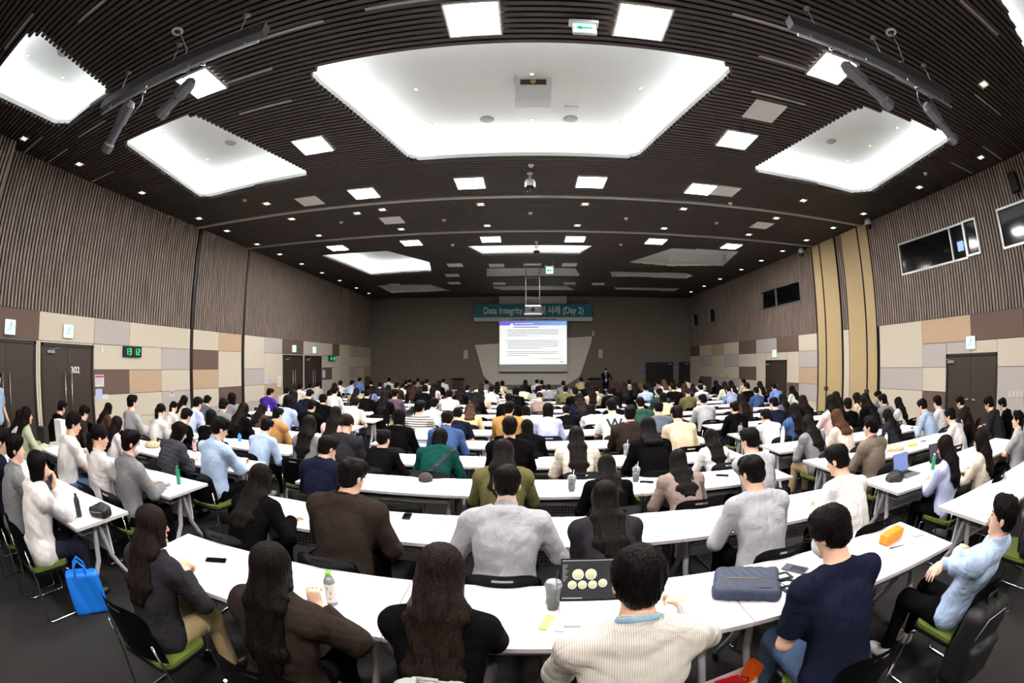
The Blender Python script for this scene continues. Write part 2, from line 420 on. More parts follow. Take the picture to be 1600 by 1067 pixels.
# doors
def door(n, side, y0, y1, h, leaves, kind):
    """a double door in a side wall; kind 'bar' long pull bars, 'lever' handles"""
    x = XL if side < 0 else XR
    s = -side
    root = NB()
    box(root, min(x, x + s * 0.05), y0, 0, max(x, x + s * 0.05), y0 + 0.06, h); box(root, min(x, x + s * 0.05), y1 - 0.06, 0, max(x, x + s * 0.05), y1, h)
    box(root, min(x, x + s * 0.05), y0, h - 0.06, max(x, x + s * 0.05), y1, h)
    d = struct('door_%d' % n, root, M_DFRAME)
    w = (y1 - y0 - 0.12) / leaves
    for k in range(leaves):
        a = y0 + 0.06 + k * w
        bm = NB(); box(bm, min(x, x + s * 0.03), a + 0.004, 0.01, max(x, x + s * 0.03), a + w - 0.004, h - 0.064); lf = obj('door_leaf', bm, d, M_DOOR)
        hy = a + w - 0.10 if (k == 0 and leaves > 1) else a + 0.10
        bm = NB()
        if kind == 'bar':
            tube(bm, [(x + s * 0.09, hy, 0.55), (x + s * 0.09, hy, 1.68)], 0.013)
            for zz in (0.65, 1.58): tube(bm, [(x + s * 0.03, hy, zz), (x + s * 0.09, hy, zz)], 0.008)
        else:
            tube(bm, [(x + s * 0.03, hy, 1.03), (x + s * 0.08, hy, 1.03), (x + s * 0.08, hy + (0.12 if k else -0.12), 1.03)], 0.011)
            lathe(bm, [(0, 0), (0.027, 0), (0.027, 0.012), (0, 0.012)], M=Matrix.Translation((x + s * 0.03, hy, 1.03)) @ Matrix.Rotation(s * PI / 2, 4, 'Y'))
        obj('door_handle', bm, lf, M_SILVER)
    bm = NB(); yy = y0 + 0.18 if side < 0 else y1 - 0.3
    box(bm, min(x + s * 0.03, x + s * 0.09), yy, h - 0.2, max(x + s * 0.03, x + s * 0.09), yy + 0.22, h - 0.14)
    tube(bm, [(x + s * 0.07, yy + 0.1, h - 0.14), (x + s * 0.15, yy + 0.3, h - 0.09)], 0.008)
    obj('door_closer', bm, d, M_SILVER)
    return d
door(1, -1, 2.52, 4.26, 2.28, 2, 'bar'); d2 = door(2, -1, 4.40, 6.04, 2.26, 2, 'bar')
door(3, -1, 15.35, 17.04, 2.26, 2, 'bar'); door(4, -1, 17.2, 18.9, 2.26, 2, 'bar')
door(5, 1, 4.97, 6.7, 2.03, 2, 'lever'); door(6, 1, 14.72, 16.41, 2.0, 2, 'lever')
for n, x0, x1 in ((7, 6.84, 8.56), (8, 8.92, 9.66)):
    bm = NB(); box(bm, x0, YF - 0.05, 0, x1, YF - 0.02, 1.98); d = struct('door_%d' % n, bm, M_DFRAME)
    bm = NB(); box(bm, x0 + 0.05, YF - 0.06, 0.02, x1 - 0.05, YF - 0.045, 1.93); obj('door_leaf', bm, d, M_BLACK)
    bm = NB(); box(bm, x1 - 0.35, YF - 0.09, 1.84, x1 - 0.12, YF - 0.06, 1.88); obj('door_closer', bm, d, M_SILVER)
me = text_mesh('302', 0.19, bold=0.004); o = obj('room_number', me, d2, mat('number white', (225, 225, 230), 0.5)); o.location = (XL + 0.034, 5.46, 1.72); o.rotation_euler = (PI / 2, 0, PI / 2)

# control room windows in the right wall
def window(n, y0, y1, z0, z1, mull, out=0.03):
    bm = NB(); t = 0.045
    X0, X1 = XR - 0.03 - out, XR
    box(bm, X0, y0, z0, X1, y1, z0 + t); box(bm, X0, y0, z1 - t, X1, y1, z1); box(bm, X0, y0, z0 + t, X1, y0 + t, z1 - t); box(bm, X0, y1 - t, z0 + t, X1, y1, z1 - t)
    for m_ in mull: box(bm, X0, m_ - t / 2, z0 + t, X1, m_ + t / 2, z1 - t)
    w = struct('window_%d' % n, bm, M_SILVER)
    bm = NB(); box(bm, XR - 0.018, y0 + t, z0 + t, XR - 0.010, y1 - t, z1 - t); obj('window_pane', bm, w, M_SCREENB)
    return w
w1 = window(1, 5.66, 8.20, 4.07, 4.90, [6.17]); window(2, 5.20, 5.66, 4.10, 4.90, [], 0.06); window(3, 2.6, 4.48, 4.06, 4.90, [])
w4 = window(4, 13.55, 16.6, 4.05, 4.80, [15.4]); window(5, 21.7, 22.5, 4.02, 4.75, []); window(6, 24.2, 25.1, 4.0, 4.74, [])
bm = NB(); box(bm, XR - 0.026, 5.78, 4.28, XR - 0.019, 5.98, 4.50); obj('lit_screen', bm, w1, mat('blue lit screen', (120, 150, 235), emit=1.5))
# ------------------------------------------------------------ ceiling fittings
def frame_panel():
    g = thing('ceiling_light', '', 'light', (0, 0, HC))
    bm = NB()
    for a in ((-.31, -.31, .31, -.285), (-.31, .285, .31, .31), (-.31, -.285, -.285, .285), (.285, -.285, .31, .285)): box(bm, a[0], a[1], -0.03, a[2], a[3], 0.0)
    obj('frame', bm, g, mat('white metal', (230, 230, 228), 0.4))
    bm = NB(); box(bm, -.285, -.285, -0.02, .285, .285, -0.008); obj('diffuser', bm, g, M_LAMP)
    return g
PL = [(-4.39, 3.85), (-0.56, 3.78), (1.32, 3.75), (4.05, 3.77), (-3.70, 6.43), (3.62, 6.35), (-3.62, 8.99), (-1.19, 8.82), (1.34, 8.79), (3.82, 8.79),
      (-6.25, 13.5), (-3.64, 13.44), (-1.12, 13.34), (1.45, 13.34), (4.03, 13.34), (6.75, 13.4),
      (-4.39, -1.6), (-0.56, -1.6), (1.32, -1.6), (4.05, -1.6)]
g0 = frame_panel()
PLL = ['far left, behind the lighting bar', 'top centre, left of the pair', 'top centre, right of the pair', 'far right, behind the lighting bar',
       'alone beside the left of the large central coffer', 'alone beside the right of the large central coffer', 'leftmost in the row of four beyond the central coffer',
       'second from left in the row of four beyond the central coffer', 'third from left in the row of four beyond the central coffer', 'rightmost in the row of four beyond the central coffer',
       'leftmost in the distant row of six', 'second from left in the distant row of six', 'third from left in the distant row of six', 'fourth from left in the distant row of six',
       'fifth from left in the distant row of six', 'rightmost in the distant row of six'] + ['behind the camera, %s' % q for q in ('leftmost', 'second from left', 'third from left', 'rightmost')]
for i, (x, y) in enumerate(PL):
    g = g0 if i == 0 else copy_tree(g0)
    g.location = (x, y, HC); tag(g, 'bright square ceiling light, ' + PLL[i], 'light', 'square ceiling lights')
# square recessed downlights
def downlight():
    g = thing('downlight', '', 'light')
    bm = NB()
    for a in ((-.10, -.10, .10, -.075), (-.10, .075, .10, .10), (-.10, -.075, -.075, .075), (.075, -.075, .10, .075)): box(bm, a[0], a[1], -0.012, a[2], a[3], 0.0)
    for a in ((-.012, -.075, .012, .075),): box(bm, a[0], a[1], -0.01, a[2], a[3], 0)
    obj('frame', bm, g, mat('cream metal', (200, 190, 165), 0.4))
    bm = NB()
    box(bm, -.055, -.055, -0.006, .055, -.012, 0.0); box(bm, -.055, .012, -0.006, .055, .055, 0.0); obj('lens', bm, g, M_DOWN)
    return g
DL = [(-8.72, y) for y in (2.66, 4.4, 6.6, 9.0, 10.4, 12.15, 13.7, 15.45, 17.35, 19.3, 21.5, 23.4)] + [(8.95, y) for y in (4.18, 6.4, 8.78, 10.31, 11.87, 13.48, 15.14, 16.96, 19.27, 21.33, 23.3)] + \
     [(6.60, 2.42), (-6.22, 8.86), (6.64, 8.68)] + [(x, y) for y in (10.2, 11.95) for x in (-6.22, -3.57, -1.11, 1.38, 3.89, 6.7)] + [(-4.3, 10.31)]
sp = downlight()
words = ['nearest', 'second', 'third', 'fourth', 'fifth', 'sixth', 'seventh', 'eighth', 'ninth', 'tenth', 'eleventh', 'farthest']
for i, (x, y) in enumerate(DL):
    g = sp if i == 0 else copy_tree(sp)
    g.location = (x, y, HC); g.rotation_euler = (0, 0, 0)
    if i < 12: l = 'small square downlight along the left wall, %s from the camera' % words[i]
    elif i < 23: l = 'small square downlight along the right wall, %s from the camera' % (words[i - 12] if i < 22 else 'farthest')
    elif i < 26: l = 'small square downlight %s' % ['near the top right corner', 'beyond the left glowing coffer', 'beyond the right glowing coffer'][i - 23]
    elif i < 38: l = 'small square downlight, %s from left in the %s row between the ceiling tracks' % (words[(i - 26) % 6].replace('nearest', 'first'), 'nearer' if i < 32 else 'farther')
    else: l = 'small square downlight between two others left of centre, nearer track row'
    tag(g, l, 'light', 'small square downlights')
# spots and speakers inside the coffers
HQ = HC + 0.58
def small(name, bm, m, x, y, z, label, cat, group):
    o = obj(name, bm, None, m); o.location = (x, y, z); return tag(o, label, cat, group)
CSP = {0: [(-1.75, 4.75), (0.1, 4.7), (1.95, 4.75), (-1.75, 6.0), (1.85, 6.0), (0.1, 5.75), (-1.75, 7.2), (0.1, 7.2), (1.75, 7.2)], 1: [(-7.0, 5.4), (-7.0, 6.2), (-6.9, 7.0), (-5.2, 4.9), (-5.2, 5.7), (-5.1, 6.5), (-4.9, 7.2), (-6.9, 7.5)],
       2: [(-7.2, 1.5), (-6.1, 1.6), (-7.2, 2.5), (-6.2, 2.6)], 3: [(5.3, 5.0), (5.3, 5.8), (5.2, 6.6), (7.2, 5.3), (7.2, 6.3), (7.2, 7.2), (5.1, 7.3)], 6: [(-6.6, 15.3), (-4.7, 15.2), (-6.5, 17.6), (-4.4, 17.6)],
       8: [(-0.9, 18.6), (-0.3, 18.6), (0.6, 18.6), (1.4, 18.6)], 7: [(4.6, 15.8), (5.4, 15.4), (6.9, 15.8)], 10: [(3.9, 18.9), (4.7, 18.9)]}
CN = {0: 'the large central coffer', 1: 'the left glowing coffer', 2: 'the corner coffer at far left', 3: 'the right glowing coffer', 6: 'the distant glowing coffer at left', 8: 'the dim coffer before the stage', 7: 'the dim coffer at right', 10: 'the second dim coffer at right'}
wsp = None
for c, L in CSP.items():
    for k, (x, y) in enumerate(L):
        if wsp is None:
            wsp = thing('spotlight', '', 'light')
            bm = NB(); lathe(bm, [(0.03, -0.002), (0.05, -0.008), (0.055, 0), (0.03, 0)], n=16); obj('bezel', bm, wsp, M_COFFER)
            bm = NB(); lathe(bm, [(0, -0.004), (0.03, -0.004), (0.03, 0)], n=16); obj('lens', bm, wsp, M_WARM); g = wsp
        else: g = copy_tree(wsp)
        g.location = (x, y, HQ); tag(g, 'tiny warm round spotlight, %s in %s' % (words[k].replace('nearest', 'first'), CN[c]), 'light', 'warm spotlights in the coffers')
bmS = NB(); lathe(bmS, [(0, -0.02), (0.10, -0.02), (0.13, -0.005), (0.13, 0)], n=24)
spk0 = None
for k, (x, y, l) in enumerate([(-0.85, 4.75, 'near left of the large central coffer'), (0.95, 4.7, 'near right of the large central coffer'), (-0.7, 7.15, 'far left of the large central coffer'), (0.8, 7.15, 'far right of the large central coffer'),
                 (-6.0, 5.0, 'near end of the left glowing coffer'), (-5.9, 6.6, 'middle of the left glowing coffer'), (-6.6, 2.05, 'corner coffer at far left'), (6.2, 4.9, 'near end of the right glowing coffer'),
                 (6.2, 6.6, 'middle of the right glowing coffer'), (-4.9, 16.6, 'distant glowing coffer at left'), (6.2, 15.9, 'dim coffer at right')]):
    if spk0 is None: spk0 = small('ceiling_speaker', bmS, mat('speaker grille grey', (150, 150, 150), 0.7), x, y, HQ, '', 'speaker', ''); o = spk0
    else: o = spk0.copy(); COL.objects.link(o)
    o.location = (x, y, HQ); tag(o, 'round grey ceiling speaker, ' + l, 'speaker', 'round ceiling speakers')
# thin linear air slots
sl0 = None
slots = [(-5.9, 0.82), (-4.5, 1.53), (-2.72, 3.42), (-3.75, 4.06), (-3.87, 4.92), (-7.15, 3.63), (-8.8, 2.98), (-8.8, 3.74), (-8.8, 5.24), (-1.2, 3.38), (2.8, 3.33), (3.44, 3.99), (3.7, 4.83), (5.6, 3.40), (5.3, 1.41), (7.2, 2.75), (9.0, 3.82), (9.0, 4.87)]
slots.sort()
for k, (x, y) in enumerate(slots):
    if sl0 is None:
        bm = NB(); box(bm, -0.5, -0.022, -0.012, 0.5, 0.022, 0.0); sl0 = obj('air_slot', bm, None, M_TRACK); o = sl0
    else: o = sl0.copy(); COL.objects.link(o)
    o.location = (x, y, HC)
    tag(o, 'thin grey linear air slot in the ceiling, %s from left' % (['leftmost', 'second', 'third', 'fourth', 'fifth', 'sixth', 'seventh', 'eighth', 'ninth', 'tenth', 'eleventh', 'twelfth', 'thirteenth', 'fourteenth', 'fifteenth', 'sixteenth', 'seventeenth', 'eighteenth'][k]), 'vent', 'linear air slots')
hatch0 = None
for k, (x, y, l) in enumerate([(3.66, 5.29, 'between the central and right glowing coffers'), (-5.09, 9.1, 'beyond the left glowing coffer'), (-3.58, 11.1, 'between the two tracks, left'), (4.45, 8.78, 'touching a bright square light at right'), (6.62, 10.95, 'between the two tracks, right'),
                 (-2.81, 16.99, 'first of three right of the distant left coffer'), (-3.26, 19.05, 'second of three right of the distant left coffer'), (-3.49, 20.96, 'third of three right of the distant left coffer'), (-6.46, 21.0, 'above the dim left coffer'),
                 (-1.21, 17.2, 'left of the projector mast, near row'), (1.61, 17.1, 'right of the projector mast, near row'), (-1.37, 21.3, 'left of the projector mast, far row'), (2.0, 21.3, 'right of the projector mast, far row'), (3.4, 21.4, 'between the far coffers at right')]):
    if hatch0 is None:
        bm = NB(); box(bm, -0.29, -0.29, -0.014, 0.29, 0.29, 0.0); bevel(bm, 0.003, 1); hatch0 = obj('ceiling_hatch', bm, None, mat('pale ceiling hatch', (214, 210, 208), 0.6)); o = hatch0
    else: o = hatch0.copy(); COL.objects.link(o)
    o.location = (x, y, HC); tag(o, 'plain grey square ceiling hatch, ' + l, 'hatch', 'square ceiling hatches')
# small sprinkler / detector dots
sd0 = None
for k, (x, y) in enumerate([(-2.3, 2.9), (-6.6, 8.4), (0.08, 8.0), (0.08, 10.9), (-2.2, 11.3), (2.6, 11.2), (-2.4, 13.9), (3.0, 13.9), (4.9, 9.5), (5.2, 11.1), (8.4, 5.7), (-5.0, 10.9)]):
    if sd0 is None:
        bm = NB(); lathe(bm, [(0, -0.05), (0.035, -0.045), (0.05, -0.02), (0.06, 0.0)], n=16); sd0 = obj('smoke_detector', bm, None, mat('cream plastic', (205, 198, 185), 0.5)); o = sd0
    else: o = sd0.copy(); COL.objects.link(o)
    o.location = (x, y, HC); tag(o, 'tiny round detector on the ceiling, %s from the camera' % ['first', 'second', 'third', 'fourth', 'fifth', 'sixth', 'seventh', 'eighth', 'ninth', 'tenth', 'eleventh', 'twelfth'][k], 'detector', 'ceiling detectors')

# lighting bars with profile spotlights
def bar(side):
    L = 'left' if side < 0 else 'right'
    g = thing('lighting_bar', 'long black lighting bar hanging from the ceiling at the %s' % L, 'lighting bar', (-4.12 if side < 0 else 4.2, 2.93 if side < 0 else 2.86, 5.37))
    bm = NB(); box(bm, -1.5, -0.06, -0.05, 1.5, 0.06, 0.09); bevel(bm, 0.006, 1); obj('bar_housing', bm, g, mat('dark grey steel', (70, 70, 76), 0.5, 0.4))
    bm = NB(); tube(bm, [(-1.45, 0.0, -0.14), (1.45, 0.0, -0.14)], 0.02, 12); obj('pipe', bm, g, M_GREY)
    for x in (-1.25, -0.4, 0.4, 1.25):
        bm = NB(); tube(bm, [(x, 0, -0.05), (x, 0, -0.14)], 0.009); obj('bracket', bm, g, M_GREY)
    for x in (-1.1, 0.0, 1.1):
        bm = NB(); lathe(bm, [(0.008, 0.09), (0.008, 0.40), (0.05, 0.41), (0.05, 0.42), (0, 0.42)], (x, 0, 0), n=10); obj('hanger', bm, g, M_GREY)
    bm = NB(); tube(bm, [(0.2, 0.05, 0.09), (0.35, -0.1, 0.12), (0.25, -0.2, 0.3), (0.15, -0.25, 0.42)], 0.01); obj('power_cable', bm, g, M_GREY)
    bm = NB(); lathe(bm, [(0.05, 0.40), (0.085, 0.40), (0.085, 0.42), (0.05, 0.42), (0.05, 0.40)], (0.15, -0.25, 0)); obj('cable_rosette', bm, g, M_COFFER)
    return g
bar(-1); bar(1)
M_LB = mat('spotlight body grey', (100, 100, 108), 0.35, 0.6)
def profile_spot(a, b, top, label):
    """barrel from its back end a to its nose b, hung from the pipe at top"""
    a, b, top = Vector(a), Vector(b), Vector(top)
    g = thing('stage_spotlight', label, 'spotlight', (a + b) / 2, 0, 'profile spotlights on the bars')
    c = (a + b) / 2; L = (b - a).length
    q = (b - a).to_track_quat('Z', 'Y').to_matrix().to_4x4()
    k = L / 0.62
    bm = NB(); lathe(bm, [(0, -0.31 * k), (0.05, -0.31 * k), (0.085, -0.26 * k), (0.09, -0.06 * k), (0.07, 0.0), (0.068, 0.2 * k), (0.085, 0.22 * k), (0.085, 0.31 * k), (0.075, 0.31 * k)], n=8, smooth=False, M=q); obj('barrel', bm, g, M_LB)
    bm = NB(); lathe(bm, [(0.075, 0.30 * k), (0.06, 0.27 * k), (0, 0.26 * k)], n=16, M=q); obj('lens', bm, g, M_BLACK)
    t = top - c; r = q @ Vector((1, 0, 0)); r.z = 0; r.normalize(); o = q @ Vector((0, 0, -0.15 * k))
    bm = NB(); tube(bm, [o + r * 0.105, o + r * 0.105 + (t - o) * 0.6, t - Vector((0, 0, 0.035)), o - r * 0.105 + (t - o) * 0.6, o - r * 0.105], 0.009); obj('yoke', bm, g, M_LB)
    for j in range(4):
        an = j * PI / 2 + 0.6; bm = NB()
        tube(bm, [q @ Vector((0.08 * math.cos(an), 0.08 * math.sin(an), -0.03)), q @ Vector((0.14 * math.cos(an), 0.14 * math.sin(an), -0.03))], 0.006); obj('shutter_handle', bm, g, M_BLACK)
    bm = NB(); lathe(bm, [(0.02, -0.04), (0.035, -0.03), (0.035, -0.022), (0.0, -0.022)], t, n=12); obj('clamp', bm, g, M_CHROME)
    return g
profile_spot((-4.52, 2.78, 4.98), (-4.98, 2.90, 4.48), (-4.55, 2.93, 5.23), 'grey profile spotlight hanging lowest at the left end of the left bar')
profile_spot((-3.50, 2.92, 4.98), (-4.02, 3.00, 4.72), (-3.45, 2.93, 5.23), 'grey profile spotlight in front of the square light on the left bar')
profile_spot((3.25, 2.83, 4.98), (3.93, 2.88, 4.68), (3.2, 2.86, 5.23), 'grey profile spotlight in front of the square light on the right bar')
profile_spot((4.80, 2.86, 4.98), (5.33, 2.86, 4.62), (4.75, 2.86, 5.23), 'grey profile spotlight at the outer end of the right bar')

# hanging dome cameras
def dome(loc, drop, label):
    g = thing('dome_camera', label, 'camera', loc, 0)
    bm = NB(); tube(bm, [(0, 0, 0), (0, 0, -drop)], 0.02); lathe(bm, [(0, 0), (0.06, 0), (0.06, -0.015), (0.02, -0.03)]); obj('stem', bm, g, mat('white plastic', (222, 222, 225), 0.35))
    bm = NB(); lathe(bm, [(0.02, -drop), (0.08, -drop - 0.01), (0.105, -drop - 0.05), (0.11, -drop - 0.15), (0.10, -drop - 0.16)], n=24); obj('housing', bm, g, MATS['white plastic'])
    bm = NB(); lathe(bm, [(0.10, -drop - 0.16), (0.095, -drop - 0.21), (0.06, -drop - 0.26), (0, -drop - 0.28)], n=24); obj('dome', bm, g, M_SCREENB)
    return g
dome((0.06, 8.4, HC), 0.14, 'white dome camera hanging from the ceiling before the first track')
dome((0.28, 13.75, HC), 0.14, 'white dome camera hanging in front of the distant thin glowing coffer')
dome((9.4, 9.1, HC), 0.02, 'white dome camera beside the top of the beige partition leaves')
dome((9.4, 12.9, HC), 0.02, 'white dome camera beyond the beige partition leaves')
# projector lowered on a frame
g = thing('projector_mast', 'tall silver projector mast hanging in front of the banner', 'projector mast', (0.18, 16.95, HC))
for x in (-0.26, 0.26):
    bm = NB(); tube(bm, [(x, 0, 0), (x, 0, -1.62)], 0.022); obj('mast_pole', bm, g, M_SILVER)
for z in (-0.15, -0.55, -0.95, -1.35):
    bm = NB(); tube(bm, [(-0.26, 0, z), (0.26, 0, z)], 0.009); obj('cross_brace', bm, g, M_GREY)
bm = NB(); box(bm, -0.34, -0.15, -0.04, 0.34, 0.15, 0.0); obj('ceiling_plate', bm, g, M_SILVER)
g = thing('projector', 'black projector on a silver tray under the mast', 'projector', (0.18, 16.95, HC - 1.98))
bm = NB(); box(bm, -0.30, -0.2, 0.06, 0.30, 0.2, 0.30); bevel(bm, 0.03, 3); obj('projector_body', bm, g, mat('projector charcoal', (48, 46, 46), 0.4))
bm = NB(); box(bm, -0.34, -0.24, 0.02, 0.34, 0.24, 0.05); box(bm, -0.30, -0.2, 0.30, 0.30, 0.2, 0.36); bevel(bm, 0.006, 1); obj('tray', bm, g, M_SILVER)
bm = NB(); lathe(bm, [(0, 0), (0.07, 0), (0.07, 0.06), (0, 0.06)], M=Matrix.Translation((0, -0.19, 0.19)) @ Matrix.Rotation(PI / 2, 4, 'X')); obj('lens', bm, g, M_SCREENB)
# projector niche in the big coffer
g = thing('projector_lift', 'white projector lift box with a dark lens in the central coffer', 'projector', (0.12, 5.9, HQ))
bm = NB(); box(bm, -0.28, -0.05, -0.16, 0.28, 0.4, 0.0); bevel(bm, 0.008, 1); obj('lift_housing', bm, g, mat('light grey metal', (188, 188, 186), 0.5))
bm = NB(); box(bm, -0.2, -0.062, -0.14, 0.2, -0.05, -0.04); obj('front_opening', bm, g, M_BLACK)
bm = NB(); lathe(bm, [(0, 0), (0.045, 0), (0.045, 0.02), (0, 0.02)], M=Matrix.Translation((0, -0.062, -0.09)) @ Matrix.Rotation(PI / 2, 4, 'X')); obj('lens', bm, g, mat('amber lens', (150, 110, 70), 0.2))
bm = NB(); box(bm, -0.30, -0.01, -0.012, 0.30, 0.3, 0.0); o = obj('access_panel', bm, None, mat('pale access panel', (200, 198, 196), 0.6)); o.location = (0.12, 6.45, HQ); tag(o, 'flat square panel beyond the projector lift in the central coffer', 'panel')
bm = NB(); box(bm, -0.12, -0.06, -0.03, 0.12, 0.06, 0.0); o = obj('wireless_box', bm, None, MATS['white plastic']); o.location = (0.78, 6.75, HQ); tag(o, 'small white box right of the projector lift in the central coffer', 'box')
# exit signs
def exit_sign(loc, rz, label, w=0.30, h=0.28, hang=0.0, arrow=False):
    g = thing('exit_sign', label, 'sign', loc, rz)
    bm = NB(); box(bm, -w / 2, -0.02, -h / 2, w / 2, 0.02, h / 2); bevel(bm, 0.004, 1); obj('sign_box', bm, g, MATS['white plastic'])
    bm = NB(); box(bm, -w / 2 + 0.012, -0.026, -h / 2 + 0.012, w / 2 - 0.012, -0.021, h / 2 - 0.012); f = obj('sign_face', bm, g, M_EXIT)
    bm = NB()
    def bx(x0, z0, x1, z1): box(bm, x0 * w, -0.0275, z0 * h, x1 * w, -0.0265, z1 * h)
    if arrow:
        bm2 = [(-0.38, 0.0), (-0.12, 0.24), (-0.12, 0.08), (0.34, 0.08), (0.34, -0.08), (-0.12, -0.08), (-0.12, -0.24)]
        prism(bm, [(a * w, b * h) for a, b in bm2], 0.0265, 0.0275, M=Matrix.Rotation(PI / 2, 4, 'X'))
    else:                                   # running figure: head, body, legs
        lathe(bm, [(0, 0), (0.022, 0), (0.022, 0.001), (0, 0.001)], n=12, M=Matrix.Translation((0.03, -0.0265, 0.075)) @ Matrix.Rotation(PI / 2, 4, 'X'))
        for a, b in (((0.02, 0.05), (-0.01, -0.01)), ((-0.01, -0.01), (0.04, -0.04)), ((0.04, -0.04), (0.03, -0.09)), ((-0.01, -0.01), (-0.06, -0.06)), ((-0.06, -0.06), (-0.09, -0.055)), ((0.02, 0.045), (0.065, 0.02)), ((0.02, 0.045), (-0.03, 0.03))):
            tube(bm, [(a[0], -0.026, a[1]), (b[0], -0.026, b[1])], 0.009, 6)
    obj('pictogram', bm, f, mat('exit green', (20, 150, 100), 0.5, emit=0.6))
    if hang:
        bm = NB(); tube(bm, [(-w * 0.4, 0, h / 2), (-w * 0.4, 0, h / 2 + hang)], 0.006); tube(bm, [(w * 0.4, 0, h / 2), (w * 0.4, 0, h / 2 + hang)], 0.006); box(bm, -w * 0.62, -0.05, h / 2, w * 0.62, 0.05, h / 2 + 0.04); obj('hanger', bm, g, MATS['white plastic'])
    return g
exit_sign((XL + 0.07, 3.48, 2.50), PI / 2, 'green exit sign over the leftmost door')
exit_sign((XL + 0.07, 5.20, 2.52), PI / 2, 'green exit sign over door 302')
exit_sign((XL + 0.07, 16.2, 2.52), PI / 2, 'green exit sign over the nearer distant left door')
exit_sign((XL + 0.07, 18.05, 2.52), PI / 2, 'green exit sign over the farther distant left door')
exit_sign((XR - 0.07, 5.81, 2.26), -PI / 2, 'green exit sign over the near right door')
exit_sign((XR - 0.07, 15.6, 2.26), -PI / 2, 'green exit sign over the far right door')
exit_sign((0.65, 3.78, HC - 0.20), 0, 'hanging exit sign with a left arrow near the top of the photo', 0.26, 0.16, 0.12, True)
exit_sign((0.81, 16.6, HC - 0.34), 0, 'small hanging exit sign right of the projector mast', 0.28, 0.26, 0.2, True)

# digital clocks
SEG = {'1': 'bc', '3': 'abgcd', '2': 'abged'}
def clock(y, label):
    g = thing('digital_clock', label, 'clock', (XL + 0.035, y, 2.165), PI / 2)
    bm = NB(); box(bm, -0.33, -0.06, -0.125, 0.33, 0.0, 0.125); bevel(bm, 0.006, 1); obj('clock_case', bm, g, M_BLACK)
    for ch, cx in zip('1312', (-0.22, -0.10, 0.10, 0.22)):
        bm = NB()
        w, h, t = 0.038, 0.075, 0.014
        S = {'a': (-w, h - t, w, h), 'g': (-w, -t / 2, w, t / 2), 'd': (-w, -h, w, -h + t), 'b': (w - t, 0, w, h), 'c': (w - t, -h, w, 0), 'f': (-w, 0, -w + t, h), 'e': (-w, -h, -w + t, 0)}
        for s in SEG[ch]:
            a = S[s]; box(bm, cx + a[0], -0.064, a[1], cx + a[2], -0.061, a[3])
        obj('digit', bm, g, M_GREENLED)
clock(7.38, 'black digital clock reading 13 12 right of door 302'); clock(20.0, 'small distant digital clock beyond the far left doors')
# small things on the walls
def flat(name, x, y, z, w, h, m, label, cat, side=-1, t=0.006, grp=None):
    bm = NB(); box(bm, -w / 2, -t, -h / 2, w / 2, 0, h / 2)
    o = obj(name, bm, None, m); o.location = (x, y, z); o.rotation_euler = (0, 0, PI / 2 if side < 0 else (-PI / 2 if side > 0 else 0)); return tag(o, label, cat, grp)
PAPER = mat('notice paper', (222, 218, 222), 0.7); PBLUE = mat('notice blue tint', (186, 198, 226), 0.7); PRED = mat('notice red', (190, 60, 70), 0.7)
n1 = flat('notice_sheet', XL + 0.037, 6.24, 1.49, 0.30, 0.26, PAPER, 'white notice with a red heading beside door 302', 'notice')
bm = NB(); box(bm, -0.14, -0.0075, 0.07, 0.14, -0.0065, 0.11)
obj('red_heading', bm, n1, PRED)
bm = NB()
for k in range(5): box(bm, -0.12, -0.0075, 0.04 - k * 0.03, 0.11 - 0.03 * (k % 2), -0.0065, 0.05 - k * 0.03)
obj('text_lines', bm, n1, mat('faint grey print', (150, 150, 160), 0.7))
flat('notice_sheet', XL + 0.037, 6.21, 1.2, 0.22, 0.22, PBLUE, 'pale blue notice below the white one beside door 302', 'notice')
flat('light_switch', XL + 0.037, 6.42, 1.13, 0.2, 0.1, MATS['white plastic'], 'white double wall switch below the pale blue notice', 'switch', t=0.012)
f = flat('fire_sign', XL + 0.037, 8.95, 1.10, 0.16, 0.16, PAPER, 'small red and white extinguisher sign by the black track', 'sign')
bm = NB(); box(bm, -0.06, -0.0075, 0.02, 0.06, -0.0065, 0.06); box(bm, -0.02, -0.0075, -0.05, 0.02, -0.0065, 0.02); obj('red_mark', bm, f, PRED)
flat('wall_sensor', XL + 0.037, 6.32, 2.18, 0.06, 0.11, MATS['white plastic'], 'small white wall sensor above the clock tiles near door 302', 'sensor', t=0.03)
flat('notice_sheet', XL + 0.037, 14.35, 1.25, 0.16, 0.2, PBLUE, 'small pink and white notice left of the distant left doors', 'notice')
flat('notice_sheet', XL + 0.037, 15.05, 1.25, 0.28, 0.42, PAPER, 'tall pale notice beside the nearer distant left door', 'notice')
flat('notice_sheet', XL + 0.037, 19.15, 1.45, 0.3, 0.36, PAPER, 'pale notice on the brown tile beyond the far left doors', 'notice')
g = thing('switch_panel', 'row of white wall switches right of the near right door', 'switch', (XR - 0.036, 4.3, 1.19), -PI / 2)
for k in range(5):
    bm = NB(); box(bm, -0.3 + k * 0.125, -0.012, -0.06, -0.2 + k * 0.125, 0, 0.06); bevel(bm, 0.003, 1); obj('switch_plate', bm, g, mat('ivory plastic', (206, 198, 192), 0.5))
flat('light_switch', XR - 0.036, 20.3, 1.25, 0.2, 0.25, mat('yellow tag', (190, 170, 60), 0.6), 'small yellow wall tag on the distant right tiles', 'sign', 1)
g = thing('wall_speaker', 'black loudspeaker high on the right wall above the windows', 'speaker', (XR - 0.04, 3.66, 5.25), -PI / 2)
